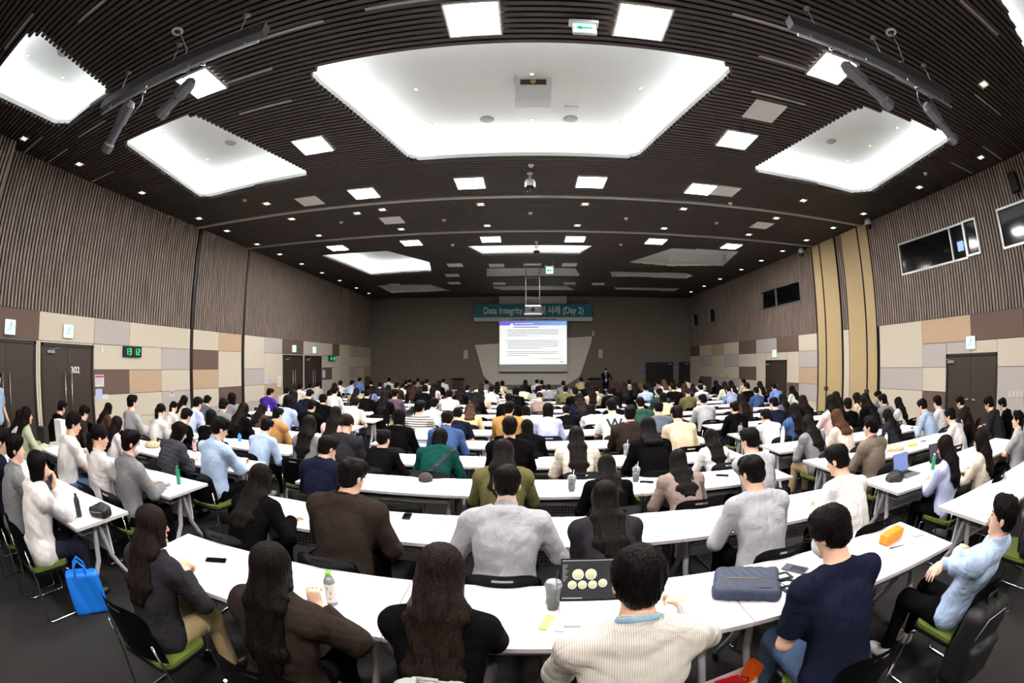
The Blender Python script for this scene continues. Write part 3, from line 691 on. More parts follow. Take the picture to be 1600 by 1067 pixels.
bm = NB(); box(bm, -0.12, -0.24, -0.2, 0.12, -0.06, 0.2); bevel(bm, 0.01, 2); obj('cabinet', bm, g, M_BLACKP); bm = NB(); tube(bm, [(0, -0.1, -0.2), (0, -0.06, -0.3), (0, 0, -0.3)], 0.015); obj('bracket', bm, g, M_BLACK)
for x, l, y in ((-3.56, 'pale slim wall speaker left of the screen', 2.48), (4.14, 'pale slim wall speaker right of the screen', 2.5)):
    flat('wall_speaker', x, YF - 0.02, y, 0.24, 0.48, mat('pale grille', (190, 186, 182), 0.7), l, 'speaker', 0, 0.08)
bm = NB(); box(bm, -0.06, -0.12, -0.06, 0.06, 0, 0.06); tube(bm, [(0, -0.05, 0.05), (0, -0.05, 0.25)], 0.03); o = obj('wall_camera', bm, None, MATS['white plastic']); o.location = (3.72, YF - 0.02, 3.6); tag(o, 'small white camera at the top right corner of the stage panel', 'camera')
for k, (x, l) in enumerate(((6.65, 'left of the wider stage door'), (8.74, 'between the two stage doors'))):
    flat('blue_indicator', x, YF - 0.025, 1.62, 0.18, 0.06, M_BLUELED, 'small blue lit sign ' + l, 'sign', 0)

# stage wall: shaped panel, screen, banner
bm = NB(); Mx = Matrix.Translation((0, YF - 0.03, 0)) @ Matrix.Rotation(PI / 2, 4, 'X')
prism(bm, [(-3.04, 3.02), (-1.63, 3.10), (2.19, 3.41), (3.66, 3.49), (3.60, 3.15), (2.99, 1.35), (2.85, 1.15), (2.2, 0.75), (-2.0, 0.75), (-2.4, 1.1), (-2.55, 1.3)], 0.0, 0.05, M=Mx)
o = obj('wall_cladding', bm, None, mat('stage panel light grey', (214, 207, 197), 0.7)); tag(o, 'large light grey tapered wall panel behind the screen', 'wall panel')
g = thing('projection_screen', 'large white projection screen showing a text slide', 'screen', (0.28, YF - 0.30, 0))
bm = NB(); box(bm, -1.91, -0.012, 1.50, 1.91, 0.0, 5.4); obj('screen_cloth', bm, g, mat('screen cloth grey', (212, 212, 208), 0.8))
bm = NB(); box(bm, -1.93, -0.03, 1.46, 1.93, 0.02, 1.50); obj('bottom_bar', bm, g, M_BLACK)
bm = NB(); box(bm, -1.91, -0.05, 5.30, 1.91, 0.15, 5.76); obj('screen_case', bm, g, mat('screen case grey', (190, 186, 180), 0.6))
bm = NB(); box(bm, -1.89, -0.020, 1.92, 1.89, -0.013, 4.35); sl = obj('slide', bm, g, mat('slide white', (248, 252, 250), 0.6, emit=0.78))
m = bpy.data.materials.new('slide header'); m.use_nodes = True; nt = m.node_tree; b = nt.nodes['Principled BSDF']
tc = nt.nodes.new('ShaderNodeTexCoord'); sx = nt.nodes.new('ShaderNodeSeparateXYZ'); rp = nt.nodes.new('ShaderNodeValToRGB')
nt.links.new(tc.outputs['Generated'], sx.inputs[0]); nt.links.new(sx.outputs[0], rp.inputs[0]); rp.color_ramp.elements[0].color = rgb(112, 90, 215); rp.color_ramp.elements[1].color = rgb(120, 180, 240)
nt.links.new(rp.outputs[0], b.inputs['Base Color']); nt.links.new(rp.outputs[0], b.inputs['Emission Color']); b.inputs['Emission Strength'].default_value = 0.9
bm = NB(); box(bm, -1.89, -0.024, 4.10, 1.89, -0.021, 4.35); obj('slide_header', bm, sl, m)
bm = NB()
def ln(x0, x1, z, t=0.035): box(bm, x0, -0.024, z - t / 2, x1, -0.021, z + t / 2)
rnd = random.Random(3)
for z0, nl, xe in ((3.84, 4, 1.4), (3.24, 5, 1.4), (2.62, 3, 1.38)):
    for k in range(nl):
        x = -1.52 + 0.08 * (k > 0)
        end = xe if k < nl - 1 else rnd.uniform(-0.6, 0.6)
        while x < end:
            w = rnd.uniform(0.08, 0.3); ln(x, min(x + w, end), z0 - k * 0.105, 0.03); x += w + 0.03
ln(0.3, 1.5, 2.22, 0.02); ln(1.5, 1.7, 2.05, 0.05); ln(-1.1, 0.3, 4.0, 0.05)
obj('slide_text', bm, sl, mat('slide print', (150, 154, 164), 0.6, emit=0.45))
bm = NB(); lathe(bm, [(0, 0), (0.09, 0), (0.09, 0.002), (0, 0.002)], M=Matrix.Translation((-1.2, -0.0255, 4.12)) @ Matrix.Rotation(PI / 2, 4, 'X')); ln(-1.05, 0.0, 4.2, 0.03)
for v in bm.verts: v.co.y -= 0.001
obj('slide_title_mark', bm, sl, mat('slide mark white', (250, 250, 255), 0.5, emit=0.9))
g = thing('banner', 'teal banner across the stage wall with the event title', 'banner', (0.29, YF - 0.42, 0))
bm = NB(); box(bm, -3.34, -0.02, 4.55, 3.34, 0.02, 5.31); obj('teal_band', bm, g, mat('banner teal', (14, 108, 124), 0.6))
bm = NB(); box(bm, -3.34, -0.02, 4.33, 3.34, 0.02, 4.55); obj('white_band', bm, g, mat('banner white', (200, 200, 200), 0.6))
me = text_mesh('Data Integrity \uad00\ub9ac \ubc0f \uc0ac\ub840 (Day 2)', 0.52, bold=0.008); o = obj('banner_lettering', me, g, mat('banner lettering', (215, 226, 228), 0.6)); o.location = (0.02, -0.024, 4.92); o.rotation_euler = (PI / 2, 0, 0)
wd = max(v.co.x for v in me.vertices) - min(v.co.x for v in me.vertices); o.scale = (5.62 / wd, 1.0, 1)
bm = NB(); x = -1.2; rnd = random.Random(5)
while x < 1.25:
    w = rnd.uniform(0.03, 0.07); box(bm, x, -0.024, 4.40, x + w, -0.021, 4.46); x += w + rnd.choice([0.012, 0.012, 0.05])
obj('small_print', bm, g, mat('dark print', (60, 60, 64), 0.6))
# ------------------------------------------------------------ smooth-surface modelling for people, hair, clothes, bags
def _v(p): return np.asarray(p, dtype=np.float32)
def rc(P, a, b, r1, r2, s=None):
    """tapered capsule; s squashes one axis set (per-axis divisor)"""
    a, b = _v(a), _v(b)
    if s is not None:
        s = _v(s); P = P / s; a = a / s; b = b / s
    ba = b - a; L = float(ba @ ba) + 1e-9
    q = P - a
    h = np.clip((q @ ba) / L, 0, 1)
    return np.sqrt(((q - h[:, None] * ba) ** 2).sum(1)) - (r1 + (r2 - r1) * h)
def chain(P, pts, rs, k=0.02, s=None):
    d = None
    for i in range(len(pts) - 1):
        e = rc(P, pts[i], pts[i + 1], rs[i], rs[i + 1], s)
        d = e if d is None else smin(d, e, k)
    return d
def ell(P, c, r, M=None):
    q = P - _v(c)
    if M is not None: q = q @ _v(M)          # columns of M are the local axes
    r = _v(r)
    k0 = np.sqrt(((q / r) ** 2).sum(1)); k1 = np.sqrt(((q / (r * r)) ** 2).sum(1)) + 1e-6
    return k0 * (k0 - 1) / k1
def rbox(P, c, h, r, M=None):
    q = P - _v(c)
    if M is not None: q = q @ _v(M)
    q = np.abs(q) - (_v(h) - r)
    return np.sqrt((np.maximum(q, 0) ** 2).sum(1)) + np.minimum(q.max(1), 0) - r
def smin(a, b, k):
    h = np.clip(0.5 + 0.5 * (b - a) / k, 0, 1)
    return b * (1 - h) + a * h - k * h * (1 - h)
def smax(a, b, k): return -smin(-a, -b, k)
def folds(P, seed, amp, f=14.0, stretch=(1, 1, 0.6)):
    r = np.random.RandomState(seed)
    out = np.zeros(len(P), dtype=np.float32)
    Q = P * _v(stretch)
    for i in range(4):
        k = r.normal(size=3); k *= f * (0.7 + 0.5 * i) / np.linalg.norm(k)
        k2 = r.normal(size=3); k2 *= f * 0.5 / np.linalg.norm(k2)
        s = np.sin(Q @ _v(k) + 1.8 * np.sin(Q @ _v(k2) + r.uniform(6)) + r.uniform(6))
        out += (1 - 2 * np.abs(s) if i % 2 else s) * (amp / (1 + i * 0.5))
    return out
def mesh_sdf(f, lo, hi, h, name='shape'):
    """surface nets over the zero level of f, evaluated only near the surface"""
    lo, hi = np.array(lo, float), np.array(hi, float)
    C = 4
    nb = np.maximum(np.ceil((hi - lo) / (h * C)).astype(int), 1)
    H = h * C
    g = np.stack(np.meshgrid(*[np.arange(n + 1) for n in nb], indexing='ij'), -1).reshape(-1, 3)
    Vc = f((lo + g * H).astype(np.float32)).reshape(nb + 1)
    act = np.zeros(nb, bool)
    for dx in (0, 1):
        for dy in (0, 1):
            for dz in (0, 1):
                act |= np.abs(Vc[dx:nb[0] + dx, dy:nb[1] + dy, dz:nb[2] + dz]) < H * 1.35
    nf = nb * C + 1
    V = np.repeat(np.repeat(np.repeat(Vc[:-1, :-1, :-1], C, 0), C, 1), C, 2)
    V = np.pad(V, ((0, 1),) * 3, mode='edge').astype(np.float32)
    m = np.zeros(nf, bool)
    up = np.repeat(np.repeat(np.repeat(act, C, 0), C, 1), C, 2)
    for dx in (0, 1):
        for dy in (0, 1):
            for dz in (0, 1):
                m[dx:nf[0] - 1 + dx, dy:nf[1] - 1 + dy, dz:nf[2] - 1 + dz] |= up
    I = np.argwhere(m)
    V[m] = f((lo + I * h).astype(np.float32))
    m[0] = m[-1] = True; V[0] = V[-1] = 1; V[:, 0] = V[:, -1] = 1; V[:, :, 0] = V[:, :, -1] = 1
    S = V < 0
    cnt = np.zeros(nf - 1, np.int8)
    for dx in (0, 1):
        for dy in (0, 1):
            for dz in (0, 1): cnt += S[dx:nf[0] - 1 + dx, dy:nf[1] - 1 + dy, dz:nf[2] - 1 + dz]
    cell = (cnt > 0) & (cnt < 8)
    ci = np.argwhere(cell)
    idx = np.full(nf - 1, -1, np.int32); idx[cell] = np.arange(len(ci))
    acc = np.zeros((len(ci), 3)); num = np.zeros(len(ci))
    for ax in range(3):
        o = [a for a in range(3) if a != ax]
        for u in (0, 1):
            for w in (0, 1):
                a = ci.copy(); a[:, o[0]] += u; a[:, o[1]] += w
                b = a.copy(); b[:, ax] += 1
                va, vb = V[tuple(a.T)], V[tuple(b.T)]
                x = (va < 0) != (vb < 0)
                t = np.where(x, va / np.where(x, va - vb, 1), 0)
                p = a.astype(float); p[:, ax] += t
                acc[x] += p[x]; num[x] += 1
    pos = lo + (acc / np.maximum(num, 1)[:, None]) * h
    quads = []
    for ax in range(3):
        o = [a for a in range(3) if a != ax]
        A = [slice(None)] * 3; B = [slice(None)] * 3; A[ax] = slice(0, -1); B[ax] = slice(1, None)
        for q in o: A[q] = slice(1, -1); B[q] = slice(1, -1)
        sa, sb = S[tuple(A)], S[tuple(B)]
        e = np.argwhere(sa != sb); flip = sa[tuple(e.T)]
        for q in o: e[:, q] += 1
        c = []
        for u, w in ((0, 0), (1, 0), (1, 1), (0, 1)):
            k = e.copy(); k[:, o[0]] -= u; k[:, o[1]] -= w; c.append(idx[tuple(k.T)])
        c = np.stack(c, 1)
        if ax == 1: flip = ~flip
        c[~flip] = c[~flip][:, ::-1]
        quads.append(c[(c >= 0).all(1)])
    Q = np.concatenate(quads)
    # light smoothing along the mesh
    E = np.concatenate([Q[:, [0, 1]], Q[:, [1, 2]], Q[:, [2, 3]], Q[:, [3, 0]]])
    sm = np.zeros_like(pos); n = np.zeros(len(pos))
    np.add.at(sm, E[:, 0], pos[E[:, 1]]); np.add.at(n, E[:, 0], 1)
    pos = pos * 0.6 + 0.4 * sm / np.maximum(n, 1)[:, None]
    me = bpy.data.meshes.new(name)
    me.vertices.add(len(pos)); me.vertices.foreach_set('co', pos.astype(np.float32).ravel())
    me.loops.add(len(Q) * 4); me.loops.foreach_set('vertex_index', Q.astype(np.int32).ravel())
    me.polygons.add(len(Q)); me.polygons.foreach_set('loop_start', np.arange(0, len(Q) * 4, 4, dtype=np.int32))
    me.polygons.foreach_set('use_smooth', np.ones(len(Q), bool))
    me.update(calc_edges=True); me.validate()
    me.materials.append(None)
    return me

# ------------------------------------------------------------ the seated figure
def rotx(a): c, s = math.cos(a), math.sin(a); return np.array([[1, 0, 0], [0, c, -s], [0, s, c]])
def rotz(a): c, s = math.cos(a), math.sin(a); return np.array([[c, -s, 0], [s, c, 0], [0, 0, 1]])
def roty(a): c, s = math.cos(a), math.sin(a); return np.array([[c, 0, s], [0, 1, 0], [-s, 0, c]])
DEF = dict(lean=0.3, hp=0.25, hy=0.0, hr=0.0, tw=0.0, sh=0.168, w=1.04, hl=(-0.13, 0.42, 0.765), hrr=(0.13, 0.42, 0.765), fl=(0.35, 0.9, 0), fr=(-0.35, 0.9, 0),
           nl=(0, 0, -1), nr=(0, 0, -1), cl=0.55, cr=0.55, pl=(-0.6, -0.5, -0.7), pr=(0.6, -0.5, -0.7), arm='long', hair='s', top='shirt', cut=0.0, hemz=0.42,
           kx=0.13, ky=0.40, kz=0.50, hl_len=0.34, stand=False, fk=1.0, seed=1, collar=True, hood=False, vol=1.0)
class Pose:
    def __init__(s, **kw):
        for k, v in {**DEF, **kw}.items(): setattr(s, k, v)
        hz = 0.53 if not s.stand else 0.93
        s.hip = np.array([0, 0, hz])
        a1, a2 = s.lean * 0.8, s.lean * 1.15
        s.chest = s.hip + np.array([0, math.sin(a1), math.cos(a1)]) * 0.26
        s.nb = s.chest + np.array([0, math.sin(a2), math.cos(a2)]) * 0.262
        Tz = rotz(s.tw)
        s.axis = np.array([0, math.sin(a2), math.cos(a2)])
        s.shl = s.nb - s.axis * 0.082 + Tz @ np.array([-s.sh * s.w, 0.0, 0.0])
        s.shr = s.nb - s.axis * 0.082 + Tz @ np.array([s.sh * s.w, 0.0, 0.0])
        na = s.lean * 0.6 + 0.08 + s.hp * 0.35
        s.sb = s.nb + np.array([0, math.sin(na), math.cos(na)]) * 0.048
        s.H = rotz(s.hy) @ roty(s.hr) @ rotx(-s.hp)
        s.hc = s.sb + s.H @ np.array([0, 0.015, 0.108])
        s.top_z = (s.hc + s.H @ np.array([0, 0, 0.12]))[2]
        s.el, s.wl = s.ik(s.shl, np.array(s.hl, float), np.array(s.pl, float))
        s.er, s.wr = s.ik(s.shr, np.array(s.hrr, float), np.array(s.pr, float))
    def ik(s, a, t, pole):
        L1, L2 = 0.275, 0.245
        d = t - a; D = np.linalg.norm(d)
        D2 = min(D, (L1 + L2) * 0.985); u = d / D
        x = (L1 * L1 - L2 * L2 + D2 * D2) / (2 * D2); h = math.sqrt(max(L1 * L1 - x * x, 0))
        pole = pole - u * (pole @ u); pole /= np.linalg.norm(pole) + 1e-9
        return a + u * x + pole * h, a + u * D2
    def head(s, P):
        q = (P - _v(s.hc)) @ _v(s.H)
        d = ell(q, (0, -0.012, 0.03), (0.077, 0.094, 0.086))
        d = smin(d, ell(q, (0, 0.024, -0.035), (0.058, 0.066, 0.083)), 0.03)
        d = smin(d, rc(q, (0, 0.084, 0.008), (0, 0.104, -0.028), 0.007, 0.012), 0.012)
        d = smin(d, ell(q, (0, 0.084, -0.062), (0.022, 0.011, 0.009)), 0.008)
        d = smin(d, ell(q, (0, 0.066, -0.098), (0.022, 0.02, 0.014)), 0.02)
        for sx in (-1, 1):
            d = smax(d, -ell(q, (sx * 0.031, 0.098, 0.010), (0.016, 0.013, 0.010)), 0.012)
            d = smin(d, ell(q, (sx * 0.079, -0.006, -0.010), (0.009, 0.019, 0.031)), 0.006)
        return d
    def hand(s, P, w, f, n, side, curl):
        """w wrist, f finger direction, n palm normal, side +1/-1 thumb side along f x n"""
        f = np.array(f, float); f /= np.linalg.norm(f); n = np.array(n, float); n -= f * (n @ f); n /= np.linalg.norm(n)
        t = np.cross(f, n) * side
        d = None
        lens = (0.92, 1.0, 0.95, 0.78)
        for i, off in enumerate((0.030, 0.010, -0.010, -0.029)):
            k = w + f * (0.082 - 0.004 * abs(i - 1)) + t * off
            e = rc(P, w + f * 0.005 + t * off * 0.55, k, 0.0145, 0.0115)
            d = e if d is None else smin(d, e, 0.012)
        for i, off in enumerate((0.031, 0.0105, -0.0105, -0.030)):
            k = w + f * (0.082 - 0.004 * abs(i - 1)) + t * off
            a = 0.0; p = k; df = None
            for j, (L, r) in enumerate(((0.040, 0.0092), (0.025, 0.0086), (0.020, 0.0078))):
                a += curl * (0.75, 1.0, 0.7)[j] + 0.05 * i * curl
                q = p + (f * math.cos(a) + n * math.sin(a)) * L * lens[i] + t * off * 0.05
                e = rc(P, p, q, r, r * 0.93); df = e if df is None else np.minimum(df, e); p = q
            d = smin(d, df, 0.004)
        p0 = w + f * 0.012 + t * 0.018; p1 = p0 + f * 0.028 + t * 0.026 + n * 0.010; p2 = p1 + f * 0.030 + t * (0.012 - 0.02 * curl) + n * 0.010; p3 = p2 + f * 0.024 + t * (0.002 - 0.02 * curl) + n * 0.004
        th = smin(rc(P, p0, p1, 0.015, 0.0115), np.minimum(rc(P, p1, p2, 0.0105, 0.0095), rc(P, p2, p3, 0.0095, 0.0085)), 0.006)
        return smin(d, th, 0.010)
    def torso(s, P, g=0.0, k=0.07):
        w = s.w
        d = ell(P, s.hip + (0, 0, 0.0), (0.165 * w + g, 0.125 + g, 0.115 + g))
        c1 = s.hip * 0.45 + s.chest * 0.55
        d = smin(d, ell(P, c1, (0.140 * w + g, 0.105 + g, 0.15 + g)), k)
        A = rotx(-s.lean)
        c2 = s.chest + s.axis * 0.06
        d = smin(d, ell(P, c2, (0.158 * w + g, 0.108 + g, 0.15 + g), A), k)
        m = s.nb - s.axis * 0.035
        d = smin(d, np.minimum(rc(P, m, s.shl, 0.060 + g, 0.050 + g), rc(P, m, s.shr, 0.060 + g, 0.050 + g)), 0.05)
        d = smin(d, rc(P, s.nb - s.axis * 0.03, s.nb + s.axis * 0.02, 0.075 + g, 0.052 + g * 0.5), 0.05)
        return d
    def arm1(s, P, a, e, w, g0=0.0, g1=0.0, stop=1.0):
        m = e + (w - e) * stop
        return smin(rc(P, a, e, 0.051 + g0, 0.042 + g0), rc(P, e, m, 0.043 + g0, 0.028 + 0.012 * (1 - stop) + g1), 0.02)
    def legs(s, P, g=0.0):
        d = None
        for sx in (-1, 1):
            hp = s.hip + (sx * 0.085, 0, -0.02)
            if s.stand: kn = s.hip + (sx * 0.10, 0.02, -0.43); an = s.hip + (sx * 0.11, 0.0, -0.85)
            else: kn = np.array([sx * s.kx, s.ky, s.kz]); an = np.array([sx * (s.kx + 0.01), s.ky + 0.02 - 0.12 * (s.hl_len - 0.34), 0.10])
            e = smin(rc(P, hp, kn, 0.085 + g, 0.058 + g), rc(P, kn, an, 0.055 + g, 0.04 + g * 1.4), 0.04)
            d = e if d is None else smin(d, e, 0.02)
        return d
    def body(s, P):
        d = s.head(P)
        nk = s.hc + s.H @ np.array([0, -0.018, -0.055])
        d = smin(d, rc(P, s.nb - s.axis * 0.02, nk, 0.060, 0.055), 0.02)
        d = smin(d, s.torso(P, -0.004), 0.04)
        for a, e, w, f, n, c, sd in ((s.shl, s.el, s.wl, s.fl, s.nl, s.cl, -1), (s.shr, s.er, s.wr, s.fr, s.nr, s.cr, 1)):
            arm = s.arm1(P, a, e, w)
            arm = smin(arm, s.hand(P, w, f, n, sd, c), 0.015)
            d = smin(d, arm, 0.03)
        return smin(d, s.legs(P, -0.006), 0.04)
    def topf(s, P):
        t = s.top
        g = {'tshirt': 0.016, 'polo': 0.016, 'shirt': 0.020, 'blouse': 0.022, 'sweater': 0.022, 'jacket': 0.030, 'coat': 0.038, 'suit': 0.026, 'hoodie': 0.030, 'vest': 0.036}[t]
        d = s.torso(P, g, 0.08)
        short = s.arm == 'short'
        for a, e, w in ((s.shl, s.el, s.wl), (s.shr, s.er, s.wr)):
            if short:
                m = a + (e - a) * 0.78
                ar = rc(P, a, m, 0.052 + g, 0.054 + g)
                u = (e - a) / np.linalg.norm(e - a); ar = smax(ar, (P - _v(m)) @ _v(u), 0.006)
                ar = smax(ar, -rc(P, m - u * 0.02, e, 0.046, 0.046), 0.004)
            else:
                u = (w - e) / np.linalg.norm(w - e); m = w - u * 0.022
                ar = s.arm1(P, a, e, w, g * 0.75, g * 0.6 + 0.004)
                ar = smax(ar, (P - _v(m)) @ _v(u), 0.006)
            d = smin(d, ar, 0.035)
        if t in ('jacket', 'coat', 'suit'):
            m = s.nb - s.axis * 0.045
            d = smin(d, np.minimum(rc(P, m, s.shl, 0.062 + g, 0.054 + g), rc(P, m, s.shr, 0.062 + g, 0.054 + g)), 0.03)
        if t == 'coat': d = smin(d, ell(P, s.hip + (0, -0.02, -0.03), (0.23, 0.17, 0.14)), 0.06)
        if s.hood or t == 'hoodie': d = smin(d, ell(P, s.nb - s.axis * 0.045 + (0, -0.085, 0), (0.105, 0.05, 0.075)), 0.03)
        amp = {'tshirt': 0.0035, 'polo': 0.003, 'shirt': 0.0045, 'blouse': 0.005, 'sweater': 0.003, 'jacket': 0.0045, 'coat': 0.006, 'suit': 0.003, 'hoodie': 0.004, 'vest': 0.003}[t] * s.fk
        d = d + folds(P, s.seed, amp, 15, (1, 1, 0.55)) + folds(P, s.seed + 9, amp * 0.5, 30, (0.6, 0.6, 1.3))
        if t == 'vest': d = d + 0.007 * np.abs(np.sin((P @ _v(s.axis)) * 55))
        # neck opening and collar
        u = s.axis; nb = s.nb
        nk = s.hc + s.H @ np.array([0, -0.018, -0.055]); un = (nk - nb) / np.linalg.norm(nk - nb)
        h = (P - _v(nb)) @ _v(un)
        neck = rc(P, nb - un * 0.03, nk, 0.060, 0.055)
        d = smax(d, -neck, 0.006)
        d = smax(d, -np.maximum(0.012 - h, rc(P, nb - un * 0.03, nk, 0.088, 0.084)), 0.008)
        if s.collar and t in ('shirt', 'polo', 'jacket', 'coat', 'suit', 'hoodie', 'blouse'):
            r = np.abs(rc(P, nb - un * 0.06, nk + un * 0.05, 0.068, 0.064)) - (0.006 if t != 'coat' else 0.010)
            top = 0.045 if t in ('shirt', 'suit', 'coat') else 0.030
            back = (P - _v(nb)) @ np.array([0, 1, 0], dtype=np.float32)
            d = smin(d, smax(np.maximum(r, h - top + back * 0.35), -(h + 0.035), 0.004), 0.006)
        d = smax(d, s.hemz + (0.4 if s.stand else 0) - P[:, 2] + 0.006 * np.sin(P[:, 0] * 40), 0.01)
        return d
    def trousersf(s, P):
        g = 0.010
        d = smin(ell(P, s.hip + (0, 0, -0.01), (0.168 * s.w + g, 0.125 + g, 0.11 + g)), s.legs(P, g), 0.05)
        d = d + folds(P, s.seed + 3, 0.004, 16, (1, 0.7, 0.7))
        an = 0.11
        return smax(d, an - P[:, 2], 0.006)
    def skirtf(s, P):
        d = smin(ell(P, s.hip, (0.18, 0.14, 0.12)), s.legs(P, 0.02), 0.10)
        return smax(d + folds(P, s.seed, 0.005, 15), 0.30 - P[:, 2], 0.006)
    def shoef(s, P, sx):
        if s.stand: x, y = sx * 0.11, 0.0
        else: x, y = sx * (s.kx + 0.01), s.ky + 0.02 - 0.12 * (s.hl_len - 0.34)
        d = smin(ell(P, (x, y + 0.07, 0.04), (0.048, 0.13, 0.045)), ell(P, (x, y + 0.0, 0.075), (0.042, 0.055, 0.055)), 0.03)
        return smax(d, 0.004 - P[:, 2], 0.003)
    def hairf(s, P):
        t = s.hair
        q = (P - _v(s.hc)) @ _v(s.H)
        x, y, z = q[:, 0], q[:, 1], q[:, 2]
        v = s.vol
        phi = np.arctan2(x, -y)
        strand = 0.0022 * np.sin(phi * 34 + 4 * np.sin(z * 18 + phi * 2)) + 0.0016 * np.sin(phi * 61 + z * 30)
        if t in 's':
            d = ell(q, (0, -0.012, 0.036), (0.090 * v, 0.106, 0.094 * v))
            d = smin(d, ell(q, (0.01, 0.052, 0.085), (0.06, 0.05, 0.042)), 0.03)
            d = smax(d, -ell(q, (0, 0.118, -0.05), (0.072, 0.085, 0.108)), 0.014)
            low = -0.092 + np.clip(y + 0.045, 0, 1) * 1.0
            d = smax(d, low - z, 0.014)
            d = smin(d, ell(q, (0, -0.045, -0.035), (0.074, 0.066, 0.055)), 0.03)
            d = smax(d, low - z, 0.012)
            r = np.random.RandomState(s.seed)
            k = _v(r.normal(size=(3, 3)) * 34)
            tuft = np.sin(q @ k[0] + 2 * np.sin(q @ k[1] * 0.6)) * np.sin(q @ k[2])
            return d + strand * 1.2 + 0.0042 * tuft * s.fk
        cap = ell(q, (0, -0.014, 0.036), (0.089, 0.107, 0.092))
        face = ell(q, (0, 0.125, -0.045), (0.064, 0.085, 0.100))
        if t == 'b':
            d = smin(cap, rc(q, (0, -0.018, 0.0), (0, -0.012, -0.105), 0.094, 0.088), 0.03)
            d = smax(d, -face, 0.015)
            d = smax(d, -ell(q, (0, 0.04, -0.13), (0.062, 0.10, 0.09)), 0.015)
            d = smax(d, -0.135 + 0.006 * np.sin(phi * 14) - z, 0.01)
            return d + strand
        d = smax(cap, -face, 0.015)
        if t in ('p', 'n'):
            low = -0.055 + np.clip(y + 0.03, 0, 1) * 0.6
            d = smax(d, low - z, 0.014)
            d = smax(d, -ell(q, (0, 0.0, -0.08), (0.072, 0.088, 0.065)), 0.012)
            d = d + strand * 0.7
            if t == 'n': return smin(d, ell(q, (0, -0.125, -0.005), (0.038, 0.04, 0.045)) + 0.003 * np.sin(phi * 9 + z * 60), 0.012)
            b = s.H.T                                           # tail hangs in world space
            p0 = s.hc + s.H @ np.array([0, -0.105, 0.015])
            pts = [p0, p0 + (0.0, -0.035, -0.02), p0 + (0.005, -0.045, -0.12), p0 + (0.01, -0.03 , -0.24)]
            tail = chain(P, pts, [0.02, 0.03, 0.034, 0.008], 0.02) + 0.0025 * np.sin(P[:, 0] * 300 + 3 * np.sin(P[:, 2] * 30))
            return smin(d, tail, 0.01)
        # long hair falling over the back
        Lh = {'l': 0.40, 'w': 0.42, 'r': 0.38, 'c': 0.24, 'h': 0.12}[t] * (s.hl_len / 0.34)
        backdir = np.array([0, -math.cos(s.lean), math.sin(s.lean) * 0.6])
        b0 = s.hc + s.H @ np.array([0, -0.030, 0.0])
        nape = s.sb + np.array([0, -0.062, 0.00])
        down = -s.axis
        b1 = s.nb + backdir * 0.100
        b2 = s.nb + down * (Lh * 0.45) + backdir * 0.135
        b3 = s.nb + down * max(Lh - 0.12, 0.06) + backdir * (0.135 + 0.02)
        X = P.copy()
        if t == 'w':
            X[:, 0] += 0.008 * np.sin(P[:, 2] * 42 + P[:, 0] * 30); X[:, 1] += 0.004 * np.sin(P[:, 2] * 46 + P[:, 0] * 70)
        wd = 1.0 if t == 'w' else 1.0
        sq = (2.7 * wd, 1, 1)
        cur = rc(X, b0, nape, 0.082, 0.078, (1.1, 1, 1))
        cur = smin(cur, rc(X, nape, b1, 0.046, 0.036, sq) * 1.0, 0.04)
        cur = smin(cur, rc(X, b1, b2, 0.040, 0.040, sq), 0.03)
        cur = smin(cur, rc(X, b2, b3, 0.040, 0.024, sq), 0.03)
        xs = X[:, 0]
        lock = 0.0030 * np.sin(xs * 190 + 2.5 * np.sin(P[:, 2] * 14 + xs * 30)) + 0.0020 * np.sin(xs * 360 + P[:, 2] * 12) + 0.003 * np.sin(xs * 70 + P[:, 2] * 9)
        lock = lock * np.clip((0.120 - np.abs(xs - b1[0])) / 0.06, 0.12, 1)
        end = (P - _v(b3)) @ _v(down)
        cur = cur + lock + np.clip(end + 0.08, 0, 0.2) * 0.08 * (0.5 + 0.5 * np.sin(xs * 95 + 1.3))
        # hair in front of the shoulders stays off the face
        d = smin(d + strand, smax(cur, -face, 0.012), 0.02)
        sides = rc(q, (0, 0.0, 0.0), (0, 0.01, -0.13), 0.092, 0.088)
        sides = smax(sides, -ell(q, (0, 0.09, -0.08), (0.066, 0.10, 0.16)), 0.012)
        sides = smax(sides, -0.12 - z, 0.03)
        return smin(d, sides + strand, 0.02)

